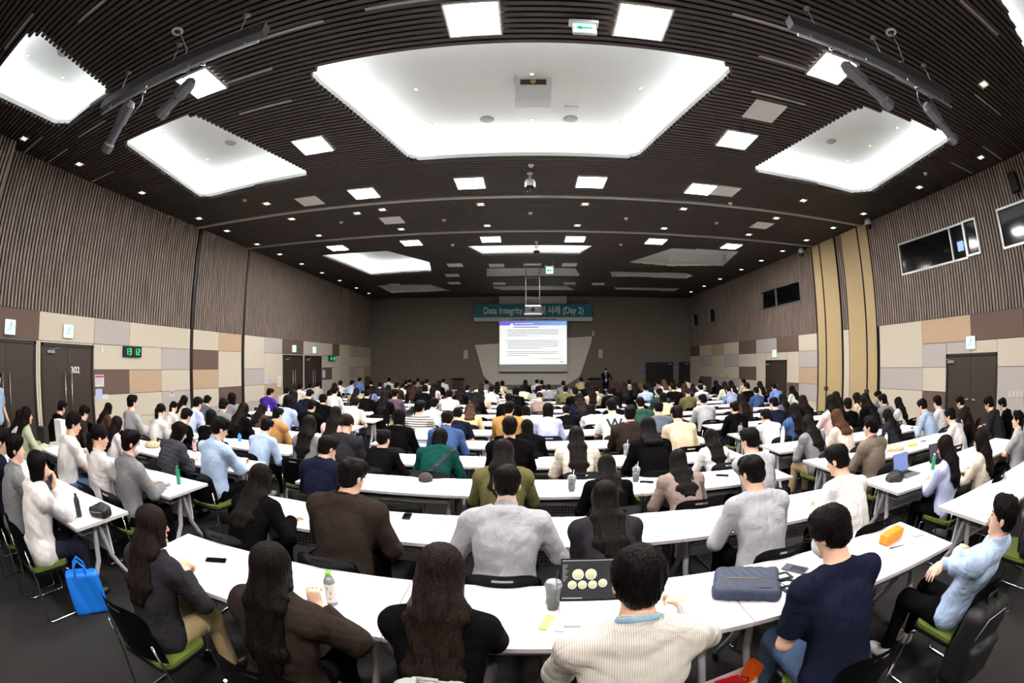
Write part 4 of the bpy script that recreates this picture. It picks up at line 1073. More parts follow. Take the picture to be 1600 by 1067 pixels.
CLOTH = {}
def cloth(name, col, pattern=None, fine=True):
    key = 'cloth ' + name + (pattern or '')
    if key in MATS: return MATS[key]
    m = mat(key, col, 0.85, bump=0.25, bscale=420, var=0.05, vscale=14, spec=0.25)
    nt = m.node_tree; b = nt.nodes['Principled BSDF']
    b.inputs['Specular IOR Level'].default_value = 0.5; b.inputs['IOR'].default_value = 1.08
    # soft creases in the fabric
    n1 = nt.nodes.new('ShaderNodeTexNoise'); n1.inputs['Scale'].default_value = 7.5; n1.inputs['Detail'].default_value = 2.5; n1.inputs['Distortion'].default_value = 1.6
    tcc = nt.nodes.new('ShaderNodeTexCoord'); mpp = nt.nodes.new('ShaderNodeMapping'); mpp.inputs['Scale'].default_value = (1.0, 1.0, 0.7); nt.links.new(tcc.outputs['Object'], mpp.inputs['Vector']); nt.links.new(mpp.outputs[0], n1.inputs['Vector'])
    b1 = nt.nodes.new('ShaderNodeBump'); b1.inputs['Strength'].default_value = 0.42; b1.inputs['Distance'].default_value = 0.05; nt.links.new(n1.outputs[0], b1.inputs['Height'])
    old = [l for l in nt.links if l.to_socket == b.inputs['Normal']][0].from_node
    nt.links.new(b1.outputs[0], old.inputs['Normal'])
    if pattern:
        tc = nt.nodes.new('ShaderNodeTexCoord'); sx = nt.nodes.new('ShaderNodeSeparateXYZ'); nt.links.new(tc.outputs['Object'], sx.inputs[0])
        def wave(sock, freq, thr):
            a = nt.nodes.new('ShaderNodeMath'); a.operation = 'MULTIPLY'; a.inputs[1].default_value = freq; nt.links.new(sock, a.inputs[0])
            f = nt.nodes.new('ShaderNodeMath'); f.operation = 'FRACT'; nt.links.new(a.outputs[0], f.inputs[0])
            g = nt.nodes.new('ShaderNodeMath'); g.operation = 'LESS_THAN'; g.inputs[1].default_value = thr; nt.links.new(f.outputs[0], g.inputs[0]); return g.outputs[0]
        mx = nt.nodes.new('ShaderNodeMix'); mx.data_type = 'RGBA'
        if pattern == 'stripes': fac = wave(sx.outputs[2], 26, 0.38); c2 = rgb(28, 26, 30)
        elif pattern == 'pinstripe': fac = wave(sx.outputs[0], 125, 0.25); c2 = rgb(165, 160, 155)
        elif pattern in ('check', 'plaid'):
            mm = nt.nodes.new('ShaderNodeMath'); mm.operation = 'MAXIMUM'
            nt.links.new(wave(sx.outputs[0], 30 if pattern == 'check' else 16, 0.3), mm.inputs[0]); nt.links.new(wave(sx.outputs[2], 30 if pattern == 'check' else 16, 0.3), mm.inputs[1]); fac = mm.outputs[0]
            c2 = rgb(80, 100, 165) if pattern == 'check' else rgb(200, 188, 172)
        elif pattern == 'floral':
            v = nt.nodes.new('ShaderNodeTexVoronoi'); v.inputs['Scale'].default_value = 28; nt.links.new(tc.outputs['Object'], v.inputs['Vector'])
            g = nt.nodes.new('ShaderNodeMath'); g.operation = 'LESS_THAN'; g.inputs[1].default_value = 0.28; nt.links.new(v.outputs['Distance'], g.inputs[0]); fac = g.outputs[0]; c2 = rgb(150, 110, 120)
        nt.links.new(fac, mx.inputs[0]); mx.inputs[6].default_value = rgb(*col); mx.inputs[7].default_value = c2
        nt.links.new(mx.outputs[2], b.inputs['Base Color'])
    return m
COLS = {'pale blue': (164, 184, 212), 'periwinkle': (120, 150, 215), 'black': (13, 12, 13), 'charcoal': (43, 41, 46), 'white': (216, 212, 211), 'khaki': (168, 150, 112), 'floral blue': (110, 120, 170),
        'dark brown': (46, 38, 34), 'mauve': (98, 78, 96), 'navy': (24, 27, 44), 'grey': (122, 122, 125), 'pale pink': (225, 196, 192), 'cream': (210, 198, 182), 'beige': (206, 186, 156), 'light camel': (214, 186, 138),
        'striped': (222, 214, 204), 'lavender': (186, 194, 230), 'denim blue': (62, 84, 128), 'ochre': (176, 130, 76), 'sage': (172, 178, 150), 'taupe': (140, 122, 114), 'olive': (94, 90, 58), 'white W': (236, 234, 232),
        'dark green': (34, 66, 56), 'light yellow': (226, 208, 160), 'green': (44, 74, 62), 'slate': (92, 98, 108), 'light grey': (162, 162, 166), 'blue': (58, 74, 128), 'pale green': (206, 212, 178), 'blue check': (196, 206, 228),
        'brown': (74, 54, 46), 'grey beige': (176, 168, 156), 'purple': (74, 48, 148), 'camel': (166, 122, 74), 'floral white': (226, 220, 218), 'dark grey': (58, 58, 64), 'brown taupe': (118, 106, 94),
        'cream plaid': (224, 212, 196), 'cream striped': (206, 200, 190), 'deep green': (20, 66, 60)}
PAT = {'striped': 'stripes', 'cream striped': 'pinstripe', 'blue check': 'check', 'cream plaid': 'plaid', 'floral white': 'floral', 'floral blue': 'floral'}
M_SKIN = mat('skin', (222, 178, 152), 0.5, bump=0.1, bscale=300, var=0.04, vscale=20)
MATS['skin'].node_tree.nodes['Principled BSDF'].inputs['Subsurface Weight'].default_value = 0.0
def hairmat(name, col):
    m = mat(name, col, 0.5, bump=1.0, bscale=1.0, stretch=(130, 130, 5), spec=0.5, var=0.6, vscale=1.0)
    b = m.node_tree.nodes['Principled BSDF']; b.inputs['IOR'].default_value = 1.13; b.inputs['Roughness'].default_value = 0.36
    return m
M_HAIR = {'black': hairmat('hair black', (16, 12, 12)), 'brown': hairmat('hair dark brown', (30, 22, 19)), 'red': hairmat('hair reddish brown', (48, 27, 21)), 'chest': hairmat('hair chestnut', (74, 50, 37)), 'soft': hairmat('hair soft black', (22, 17, 16))}
M_PANTS = {'black': cloth('trousers black', (14, 14, 16)), 'jeans': cloth('jeans', (84, 104, 138)), 'khaki': cloth('khaki trousers', (176, 156, 118)), 'navy': cloth('navy trousers', (34, 36, 48)), 'grey': cloth('grey trousers', (96, 94, 96))}
M_SHOE = mat('shoe black', (22, 20, 20), 0.4); M_SHOEW = mat('shoe white', (215, 212, 208), 0.5)
M_EYE = mat('eye dark', (20, 14, 12), 0.2); M_LIP = mat('lips', (176, 104, 96), 0.45); M_MASK = mat('face mask white', (232, 234, 236), 0.8)

def oslot(o, m):
    if not o.data.materials: o.data.materials.append(None)
    o.material_slots[0].link = 'OBJECT'; o.material_slots[0].material = m; return o
CACHE = {}
def fig_meshes(key, pose, h, hb=None):
    """meshes of one figure; key groups the copies that share them"""
    if key in CACHE: return CACHE[key]
    hi = 1.95 if pose.stand else 1.5
    big = [pose.wl, pose.wr, pose.el, pose.er]
    x = max([0.34] + [abs(p[0]) + 0.24 for p in big]); y1 = max([0.62] + [p[1] + 0.24 for p in big])
    y0 = min([-0.30] + [p[1] - 0.1 for p in big])
    d = {}
    d['body'] = mesh_sdf(pose.body, (-x, y0, -0.01), (x, y1, hi), hb or h, 'person')
    d['top'] = mesh_sdf(pose.topf, (-x, y0, 0.25), (x, y1, hi - 0.1), h, 'top')
    d['trousers'] = mesh_sdf(pose.trousersf, (-0.3, -0.22, 0.0), (0.3, 0.6, 1.06 if pose.stand else 0.72), max(h, 0.010), 'trousers')
    for sx, n in ((-1, 'sl'), (1, 'sr')): d[n] = mesh_sdf(lambda P: pose.shoef(P, sx), (-0.3, -0.15, -0.02), (0.3, 0.66, 0.18), 0.011, 'shoe')
    CACHE[key] = d
    return d
def hair_mesh(key, pose, h):
    if key not in CACHE:
        c = pose.hc
        CACHE[key] = mesh_sdf(pose.hairf, (c[0] - 0.26, c[1] - 0.42, c[2] - 0.62), (c[0] + 0.26, c[1] + 0.22, c[2] + 0.24), h, 'hair')
    return CACHE[key]
def eyes(root, pose, mask=False, glasses=False):
    H = Matrix([list(r) for r in pose.H]).to_4x4(); T = Matrix.Translation(Vector(pose.hc)) @ H
    for sx in (-1, 1):
        bm = NB(); lathe(bm, [(0, -0.007), (0.010, -0.003), (0.012, 0.001), (0.0, 0.006)], n=12, M=T @ Matrix.Translation((sx * 0.031, 0.0865, 0.010)) @ Matrix.Rotation(PI / 2, 4, 'X') @ Matrix.Diagonal((1.1, 0.55, 1, 1))); obj('eye', bm, root, M_EYE)
        bm = NB(); tube(bm, [T @ Vector((sx * 0.016, 0.093, 0.030)), T @ Vector((sx * 0.032, 0.092, 0.034)), T @ Vector((sx * 0.047, 0.083, 0.029))], 0.003, 6); obj('eyebrow', bm, root, M_HAIR['black'])
    if not mask:
        bm = NB(); tube(bm, [T @ Vector((-0.020, 0.090, -0.061)), T @ Vector((0, 0.0955, -0.061)), T @ Vector((0.020, 0.090, -0.061))], [0.002, 0.0052, 0.002], 8); obj('lips', bm, root, M_LIP)
    else:
        f = lambda P: smax(ell((P - _v(pose.hc)) @ _v(pose.H), (0, 0.030, -0.045), (0.064, 0.080, 0.066)), -(((P - _v(pose.hc)) @ _v(pose.H))[:, 1] - 0.045), 0.006)
        c = pose.hc; me = mesh_sdf(f, c - 0.16, c + 0.16, 0.006, 'face_mask'); o = obj('face_mask', me, root); oslot(o, M_MASK)
    if glasses:
        bm = NB()
        for sx in (-1, 1):
            pts = [T @ Vector((sx * 0.033 + 0.024 * math.cos(a * PI / 8), 0.106, 0.010 + 0.019 * math.sin(a * PI / 8))) for a in range(17)]
            tube(bm, pts, 0.0016, 6, cap=False)
            tube(bm, [T @ Vector((sx * 0.057, 0.104, 0.014)), T @ Vector((sx * 0.083, 0.07, 0.014)), T @ Vector((sx * 0.086, -0.01, 0.004))], 0.0018, 6)
        tube(bm, [T @ Vector((-0.010, 0.107, 0.012)), T @ Vector((0.010, 0.107, 0.012))], 0.0016, 6); obj('glasses', bm, root, M_BLACK)
def person(loc, rz, sc, pose, key, top_m, hair_m, pants_m, shoe_m, label, h=0.011, group=None, face=None, hb=None, hh=None):
    d = fig_meshes(key, pose, h, hb)
    root = bpy.data.objects.new('person', d['body']); COL.objects.link(root); oslot(root, M_SKIN)
    root.location = loc; root.rotation_euler = (0, 0, rz); root.scale = (sc, sc, sc)
    tag(root, label, 'person', group)
    oslot(obj('top', d['top'], root), top_m); root.children[-1].name = {'tshirt': 't_shirt', 'polo': 'polo_shirt', 'suit': 'suit_jacket'}.get(pose.top, pose.top)
    oslot(obj('trousers', d['trousers'], root), pants_m)
    oslot(obj('shoe', d['sl'], root), shoe_m); oslot(obj('shoe', d['sr'], root), shoe_m)
    hk = key + ('hair', pose.hair, pose.hl_len)
    oslot(obj('hair', hair_mesh(hk, pose, hh or min(h, 0.010)), root), hair_m)
    if face: eyes(root, pose, 'm' in face, 'g' in face)
    return root
PEOPLE = [
(0,-4.76,1.59,1.22,0.22,'s','navy','jacket',40690),
(0,-4.29,1.61,1.22,0.26,'s','grey','shirt',220700),
(0,-3.69,1.62,1.18,0.28,'b','white','jacket',600728),
(0,-1.99,1.61,1.14,0.28,'w','charcoal','sweatshirt',2400820),
(0,-1.08,1.53,1.16,0.12,'l','dark brown','coat',4250885),
(0,-0.34,1.62,1.21,0.28,'w','black','sweater',6900893),
(0,0.39,1.42,1.27,0.16,'s','cream striped','shirt',9970908),
(0,1.45,1.66,1.27,0.46,'s','navy','tshirt',13020800),
(0,2.58,1.13,1.16,-0.36,'s','pale blue','shirt',15650808),
(1,-7.56,3.03,1.06,0.64,'l','white','tshirt',320652),
(1,-6.72,2.83,1.19,0.20,'l','sage','cardigan',420649),
(1,-5.13,2.92,1.28,0.28,'s','white','sweater',1150658),
(1,-4.18,2.74,1.24,0.04,'p','white','blouse',1650686),
(1,-3.71,2.86,1.23,0.18,'s','grey','shirt',1950690),
(1,-2.13,3.05,1.09,0.66,'l','black','sweater',4080748),
(1,-1.24,2.94,1.23,0.40,'s','dark brown','jacket',5500745),
(1,-0.14,2.93,1.23,0.38,'s','light grey','shirt',7930757),
(1,0.54,3.05,1.09,0.66,'l','charcoal','suit jacket',9450778),
(1,1.66,2.97,1.21,0.46,'s','light grey','sweater',11730738),
(1,2.58,3.00,1.20,0.52,'s','white','tshirt',13070719),
(1,4.15,2.83,1.13,0.16,'l','lavender','shirt',14900706),
(1,4.82,2.68,1.12,0.16,'l','cream','sweater',15370692),
(1,6.34,2.79,1.16,0.14,'s','light grey','polo shirt',15900656),
(2,-7.96,4.25,1.12,0.56,'s','black','sweater',970637),
(2,-7.00,4.25,1.12,0.54,'s','dark brown','jacket',1310645),
(2,-5.71,4.14,1.09,0.36,'l','white','sweater',1840662),
(2,-4.29,4.23,1.13,0.50,'b','dark grey','puffer vest',2810674),
(2,-3.46,4.13,1.26,0.20,'s','pale blue','shirt',3430669),
(2,-2.01,4.15,1.17,0.34,'s','navy','jacket',5120700),
(2,-0.23,4.16,1.20,0.34,'l','olive','jacket',7870707),
(2,0.76,4.26,1.03,0.62,'l','black','sweater',9480728),
(2,1.51,4.30,1.04,0.70,'l','taupe','jacket',10580720),
(2,2.31,4.23,1.21,0.48,'s','light grey','sweater',11710688),
(2,4.08,4.09,1.22,0.22,'s','brown taupe','suit jacket',13600666),
(2,6.33,4.25,1.12,0.54,'s','white','tshirt',14850650),
(2,6.87,4.24,1.04,0.58,'l','black','coat',15080652),
(2,7.85,4.23,1.17,0.48,'s','charcoal','jacket',15450631),
(2,8.72,4.31,1.08,0.68,'s','black','jacket',15660632),
(3,-7.89,5.49,1.04,0.58,'l','brown','coat',1700638),
(3,-6.74,5.31,1.26,0.16,'s','light grey','sweater',2070628),
(3,-5.95,5.39,1.17,0.32,'p','white','blouse',2520642),
(3,-5.38,5.49,1.13,0.52,'s','black','tshirt',2910650),
(3,-4.69,5.39,1.17,0.32,'b','black','sweater',3300652),
(3,-3.68,5.52,1.10,0.60,'s','pale blue','shirt',4170666),
(3,-2.88,5.41,1.20,0.34,'l','grey','sweater',4840663),
(3,-2.32,5.41,1.24,0.34,'n','charcoal','jacket',5490663),
(3,-1.85,5.54,1.05,0.66,'s','black','sweater',5930685),
(3,-1.10,5.54,1.09,0.64,'b','deep green','jacket',6880684),
(3,-0.22,5.35,1.27,0.16,'s','black','suit jacket',7960668),
(3,0.59,5.49,1.13,0.52,'l','cream plaid','jacket',9000682),
(3,1.49,5.45,1.22,0.42,'h','black','hoodie',10120668),
(3,2.38,5.49,1.04,0.58,'l','white','blouse',11090683),
(3,3.98,5.42,1.12,0.40,'l','grey','suit jacket',12620662),
(3,4.58,5.43,1.16,0.40,'c','cream','sweater',13070653),
(3,5.95,5.53,1.06,0.64,'l','charcoal','suit jacket',13860650),
(3,6.96,5.44,1.15,0.42,'s','pale blue','shirt',14410634),
(3,7.43,5.38,1.18,0.30,'s','white','shirt',14640629),
(3,8.47,5.41,1.09,0.40,'s','charcoal','jacket',15000629),
(4,-7.03,6.78,1.06,0.64,'p','floral white','blouse',2720636),
(4,-6.20,6.70,1.19,0.42,'s','lavender','shirt',3090631),
(4,-5.42,6.62,1.22,0.24,'s','grey','hoodie',3550634),
(4,-4.97,6.68,1.16,0.40,'l','black','coat',3740640),
(4,-4.19,6.66,1.13,0.38,'s','camel','coat',4340648),
(4,-3.05,6.67,1.20,0.36,'l','pale pink','sweater',5250647),
(4,-1.96,6.64,1.21,0.32,'b','black','sweater',6240651),
(4,-1.22,6.71,1.18,0.44,'s','denim blue','shirt',6990655),
(4,-0.02,6.67,1.08,0.42,'b','black','suit jacket',8230667),
(4,1.52,6.59,1.27,0.14,'s','dark brown','suit jacket',9850646),
(4,2.30,6.70,1.22,0.42,'s','beige','shirt',10570647),
(4,4.01,6.79,1.09,0.64,'s','white','hoodie',11970650),
(4,4.48,6.55,1.19,0.16,'l','denim blue','jacket',12400640),
(4,5.34,6.55,1.27,0.14,'l','pale pink','sweater',12980628),
(4,5.81,6.55,1.19,0.16,'s','black','jacket',13230632),
(4,6.44,6.70,1.22,0.42,'l','black','coat',13520625),
(4,6.91,6.59,1.19,0.22,'s','grey','suit jacket',13780626),
(4,7.50,6.63,1.10,0.32,'l','white','blouse',14030629),
(5,-7.85,7.96,1.07,0.50,'l','cream','sweater',2880626),
(5,-7.08,8.01,1.11,0.58,'s','slate','shirt',3240626),
(5,-6.17,7.86,1.22,0.26,'b','grey','sweater',3630623),
(5,-5.44,8.01,1.03,0.62,'l','brown','coat',4100639),
(5,-4.71,7.91,1.24,0.34,'b','pale blue','shirt',4500627),
(5,-4.15,7.91,1.17,0.36,'s','black','suit jacket',4870635),
(5,-1.91,7.79,1.24,0.12,'s','striped','tshirt',6560637),
(5,-1.26,8.01,1.11,0.58,'s','navy','tshirt',7160647),
(5,-0.33,7.79,1.24,0.12,'s','ochre','jacket',7960639),
(5,0.35,7.87,1.21,0.28,'b','lavender','shirt',8570640),
(5,1.46,7.85,1.26,0.22,'s','white W','tshirt',9550635),
(5,2.36,7.91,1.20,0.34,'s','slate','sweater',10290637),
(5,3.91,7.86,1.14,0.28,'s','black','hoodie',11470637),
(5,4.84,7.86,1.18,0.26,'s','navy','tshirt',12090630),
(5,5.61,7.88,1.18,0.30,'l','black','coat',12540627),
(5,6.64,7.94,1.19,0.40,'l','black','cardigan',13060621),
(5,7.38,7.99,1.13,0.52,'l','beige','cardigan',13380622),
(5,8.21,8.00,1.12,0.56,'s','slate','jacket',13720619),
(6,-5.26,9.11,1.25,0.24,'l','navy','coat',4590618),
(6,-4.51,9.18,1.19,0.38,'s','black','suit jacket',5050624),
(6,-3.72,9.22,1.14,0.48,'s','cream','tshirt',5560630),
(6,-1.92,9.09,1.19,0.22,'s','lavender','shirt',6790631),
(6,-1.20,9.31,1.07,0.70,'c','light camel','sweater',7350639),
(6,-0.05,9.24,1.04,0.58,'b','cream','blouse',8220642),
(6,0.78,9.25,1.04,0.60,'s','black','jacket',8850642),
(6,1.30,9.29,1.05,0.68,'b','white','tshirt',9400640),
(6,1.77,9.13,1.21,0.30,'s','black','tshirt',9440629),
(6,2.31,9.11,1.18,0.26,'s','green','hoodie',10000630),
(6,3.76,9.18,1.20,0.38,'s','light grey','shirt',10980625),
(6,4.72,9.14,1.17,0.32,'l','brown','coat',11580624),
(6,5.88,9.15,1.13,0.36,'l','slate','sweater',12220623),
(7,-6.76,10.37,1.18,0.28,'s','purple','jacket',4220614),
(7,-5.53,10.44,1.19,0.40,'s','navy','tshirt',4840616),
(7,-3.44,10.43,1.23,0.38,'l','black','sweater',6010618),
(7,-0.45,10.42,1.20,0.36,'s','black','jacket',7950623),
(7,1.18,10.45,1.19,0.42,'w','navy','cardigan',9050623),
(7,3.20,10.35,1.18,0.24,'b','light yellow','sweater',10360621),
(8,-7.03,11.74,1.13,0.52,'s','white','blouse',4480612),
(8,-5.32,11.62,1.21,0.28,'s','white','sweater',5240611),
(8,-4.36,11.69,1.15,0.42,'s','black','sweater',5740616),
(8,-3.51,11.52,1.20,0.10,'s','mauve','sweater',6170615),
(8,-2.06,11.66,1.20,0.34,'s','white','shirt',7020616),
(8,-1.36,11.72,1.14,0.48,'l','black','cardigan',7440620),
(8,0.29,11.71,1.14,0.46,'n','taupe','sweater',8430620),
(8,3.50,11.68,1.20,0.38,'s','dark green','hoodie',10300614),
(8,4.28,11.52,1.20,0.10,'n','olive','jacket',10750613),
(8,6.48,11.58,1.15,0.22,'s','denim blue','shirt',11810611),
(8,7.92,11.75,1.12,0.56,'l','white','blouse',12370609),
(9,-7.20,12.92,1.20,0.36,'s','cream','jacket',4690605),
(9,-5.22,13.00,1.12,0.56,'l','khaki','coat',5570612),
(9,-3.00,12.87,1.25,0.26,'s','black','suit jacket',6640608),
(9,-1.36,13.01,1.11,0.58,'l','beige','cardigan',7520616),
(9,-0.35,12.85,1.22,0.24,'b','black','sweater',8060611),
(9,1.33,12.76,1.20,0.08,'s','black','jacket',8990612),
(9,1.82,12.83,1.23,0.20,'l','beige','cardigan',9250610),
(9,2.37,12.93,1.16,0.40,'s','black','jacket',9530613),
(9,4.67,12.92,1.24,0.36,'r','black','jacket',10690606),
(9,6.23,13.00,1.12,0.54,'s','blue check','shirt',11380609),
(9,6.87,12.91,1.20,0.34,'s','black','tshirt',11670604),
(9,7.97,12.97,1.14,0.48,'s','periwinkle','shirt',12090605),
(10,-7.52,14.20,1.15,0.44,'s','pale blue','shirt',4840604),
(10,-6.47,14.09,1.19,0.22,'l','black','coat',5230604),
(10,-5.16,14.27,1.11,0.60,'l','floral blue','blouse',5810609),
(10,-4.53,14.14,1.17,0.32,'l','black','sweater',6070607),
(10,-3.68,14.16,1.17,0.36,'r','black','coat',6460608),
(10,-2.15,14.16,1.13,0.38,'l','black','coat',7190611),
(10,-1.15,14.13,1.18,0.30,'s','white','shirt',7680609),
(10,1.17,14.14,1.17,0.32,'s','olive','jacket',8840609),
(10,2.15,14.11,1.18,0.26,'s','grey','sweater',9320608),
(10,3.05,14.14,1.25,0.30,'l','black','coat',9750604),
(10,3.72,14.01,1.20,0.08,'s','pale blue','shirt',10080606),
(10,4.69,14.03,1.20,0.12,'s','black','sweater',10520605),
(10,5.69,14.11,1.14,0.28,'s','white','shirt',10940606),
(10,6.64,14.18,1.20,0.38,'l','pale green','blouse',11320602),
(10,8.07,14.15,1.17,0.34,'l','cream','cardigan',11870601),
(11,-7.83,15.49,1.13,0.52,'s','grey beige','jacket',4970602),
(11,-4.58,15.28,1.20,0.12,'s','dark brown','jacket',6200603),
(11,-3.24,15.29,1.20,0.14,'l','pale pink','blouse',6780604),
(11,-2.07,15.38,1.14,0.32,'s','navy','sweater',7310607),
(11,-0.19,15.47,1.14,0.48,'b','sage','cardigan',8170607),
(11,0.69,15.42,1.16,0.38,'s','grey','jacket',8570606),
(11,3.66,15.27,1.20,0.10,'l','black','coat',9910603),
(11,4.24,15.43,1.16,0.40,'l','cream','sweater',10140604),
(11,5.34,15.40,1.13,0.36,'s','white','shirt',10600604),
(11,5.96,15.56,1.08,0.68,'l','blue','shirt',10820605),
(11,7.50,15.43,1.16,0.40,'l','white','blouse',11420600),
(12,-7.39,16.66,1.16,0.36,'s','white','shirt',5320599),
(12,-6.86,16.62,1.18,0.28,'s','pale blue','shirt',5500599),
(12,-5.68,16.65,1.13,0.36,'s','charcoal','sweater',5940602),
(12,-4.80,16.79,1.09,0.64,'s','white','tshirt',6290604),
(12,-4.30,16.66,1.20,0.34,'s','charcoal','jacket',6470600),
(12,-1.74,16.67,1.16,0.38,'r','white','blouse',7520603),
(12,0.56,16.81,1.08,0.68,'s','pale pink','shirt',8490606),
(12,2.18,16.70,1.15,0.44,'l','black','coat',9170603),
(12,3.30,16.68,1.16,0.40,'r','black','coat',9630602),
(12,4.23,16.61,1.14,0.28,'c','black','coat',10010602),
(12,5.15,16.60,1.22,0.24,'c','cream','blouse',10370598),
(12,7.43,16.74,1.13,0.52,'l','black','coat',11180599),
(12,8.68,16.60,1.15,0.26,'s','cream','sweater',11620597),
(13,-6.53,17.99,1.13,0.52,'s','black','sweater',5800599),
(13,-4.95,17.80,1.19,0.16,'s','black','jacket',6340598),
(13,-4.29,17.96,1.14,0.46,'s','dark brown','jacket',6600600),
(13,-3.57,17.85,1.18,0.24,'l','black','cardigan',6860599),
(13,-1.23,17.96,1.14,0.46,'l','cream','sweater',7770601),
(13,1.39,17.91,1.17,0.36,'s','grey','shirt',8800600),
(13,4.06,17.84,1.19,0.22,'s','grey','sweater',9830598),
(13,5.33,17.99,1.13,0.52,'s','grey','shirt',10280599),
(13,5.95,17.89,1.17,0.32,'s','olive','jacket',10510597),
(13,7.19,17.86,1.14,0.28,'s','white','shirt',10940597),
(14,-5.16,19.18,1.16,0.40,'s','navy','jacket',6400597),
(14,-4.37,19.15,1.17,0.34,'s','white','shirt',6670597),
(14,-1.78,19.16,1.16,0.36,'s','grey','shirt',7600598),
(14,-1.10,19.12,1.14,0.30,'b','beige','sweater',7850599),
(14,-0.12,19.16,1.17,0.36,'l','black','cardigan',8210598),
(14,0.56,19.16,1.16,0.36,'s','navy','vest',8460598),
(14,7.06,19.20,1.15,0.44,'s','cream','shirt',10730595),
(15,-7.99,20.35,1.15,0.26,'s','periwinkle','shirt',5620594),
(15,-6.49,20.38,1.17,0.30,'s','white','shirt',6080594),
(15,-5.09,20.41,1.17,0.36,'s','grey','tshirt',6530595),
(15,-3.88,20.45,1.15,0.44,'s','white','shirt',6930596),
(15,0.39,20.48,1.13,0.50,'s','white','shirt',8390597),
(15,2.39,20.38,1.21,0.30,'s','khaki','jacket',9080594),
]
# ------------------------------------------------------------ tables and chairs
M_LEG = mat('table leg light grey', (176, 174, 178), 0.4, 0.1)
def make_table():
    g = thing('folding_table', '', 'table')
    bm = NB(); box(bm, -0.904, 0, 0.712, 0.904, 0.655, 0.74); bevel(bm, 0.005, 2)
    for f in bm.faces:
        if abs(f.normal.z) < 0.5: f.material_index = 1
    obj('tabletop', bm, g, [M_WHITE, M_TEDGE])
    bm = NB(); box(bm, -0.80, 0.42, 0.38, 0.80, 0.435, 0.70)
    for k in range(26):
        for j in range(3): box(bm, -0.45 + k * 0.036, 0.4185, 0.42 + j * 0.03, -0.428 + k * 0.036, 0.4195, 0.432 + j * 0.03, 1)
    obj('modesty_panel', bm, g, [M_PANELG, M_BLACK])
    bm = NB(); box(bm, -0.78, 0.10, 0.618, 0.78, 0.415, 0.626); box(bm, -0.78, 0.10, 0.618, 0.78, 0.108, 0.65); obj('book_shelf', bm, g, M_GREY)
    for s in (-1, 1):
        bm = NB(); box(bm, s * 0.76 - 0.03, 0.05, 0.69, s * 0.76 + 0.03, 0.60, 0.712); obj('leg_bracket', bm, g, M_GREY)
        for a, b, c in (((0.30, 0.68), (0.24, 0.36), (0.03, 0.06)), ((0.34, 0.68), (0.42, 0.36), (0.62, 0.06))):
            bm = NB(); x = s * 0.76
            tube(bm, [(x, a[0], a[1]), (x, (a[0] + b[0]) / 2 + 0.0, 0.52), (x, b[0], b[1]), (x, (b[0] + c[0]) / 2, 0.20), (x, c[0], c[1])], [0.024, 0.026, 0.026, 0.023, 0.02], 10)
            lg = obj('leg', bm, g, M_LEG)
            bm = NB(); tube(bm, [(x - 0.014, c[0], 0.028), (x + 0.014, c[0], 0.028)], 0.027, 14); obj('caster', bm, lg, M_BLACKP)
    return g
def make_chair():
    g = thing('stacking_chair', '', 'chair')
    bm = NB()                                              # curved backrest with a grip slot
    nu, nv = 22, 21
    V = {}
    for i in range(nu + 1):
        for j in range(nv + 1):
            u = -1 + 2 * i / nu; v = j / nv
            wv = 0.235 + 0.010 * math.sin(v * PI) - 0.0
            top = 1 - 0.16 * abs(u) ** 5
            zz = 0.475 + (0.355 * v) * (top if v > 0.5 else 1 - (1 - top) * v * 2)
            yy = -0.235 - 0.045 * v + 0.075 * u * u - 0.015 * (1 - v) * 0
            V[i, j] = bm.verts.new((u * wv * (1 - 0.06 * v * v), yy, zz))
    for i in range(nu):
        for j in range(nv):
            if j == nv - 3 and 8 <= i < nu - 8: continue
            f = bm.faces.new((V[i, j], V[i + 1, j], V[i + 1, j + 1], V[i, j + 1])); f.smooth = True
    bmesh.ops.solidify(bm, geom=bm.faces[:], thickness=0.014)
    obj('backrest', bm, g, M_BLACKP)
    bm = NB()
    prism(bm, rrect(-0.235, -0.21, 0.235, 0.235, 0.09, 6), 0.405, 0.425); bevel(bm, 0.008, 2); obj('seat_shell', bm, g, M_BLACKP)
    bm = NB()
    prism(bm, rrect(-0.222, -0.20, 0.222, 0.225, 0.085, 6), 0.426, 0.452); bevel(bm, 0.010, 3); obj('seat_cushion', bm, g, M_LIME)
    for s in (-1, 1):
        bm = NB(); x = s * 0.228
        tube(bm, [(x * 0.94, 0.16, 0.40), (x * 1.03, 0.20, 0.38), (x * 1.06, 0.225, 0.05), (x * 1.06, 0.21, 0.014), (x * 1.06, 0.17, 0.012), (x * 1.06, -0.20, 0.012), (x * 1.06, -0.235, 0.03), (x * 1.03, -0.20, 0.36), (x * 0.98, -0.205, 0.45), (x * 0.92, -0.222, 0.62)], 0.0095, 8)
        obj('sled_leg', bm, g, M_CHROME)
    bm = NB(); tube(bm, [(-0.215, 0.16, 0.396), (0.215, 0.16, 0.396)], 0.008); obj('cross_bar', bm, g, M_CHROME)
    return g
YN = lambda n: 1.73 + 1.25 * n
TX = [(-6.03, 'L'), (-4.215, 'L'), (-1.585, 'C'), (0.23, 'C'), (2.045, 'C'), (4.45, 'R'), (6.265, 'R')]
ORD = ['first', 'second', 'third', 'fourth', 'fifth', 'sixth', 'seventh', 'eighth', 'ninth', 'tenth', 'eleventh', 'twelfth', 'thirteenth', 'fourteenth', 'fifteenth', 'sixteenth', 'seventeenth', 'eighteenth', 'nineteenth', 'twentieth', 'twenty-first', 'twenty-second']
BL = {'L': 'left block', 'C': 'centre block', 'R': 'right block'}
t0 = make_table()
NROW = 16
k = 0
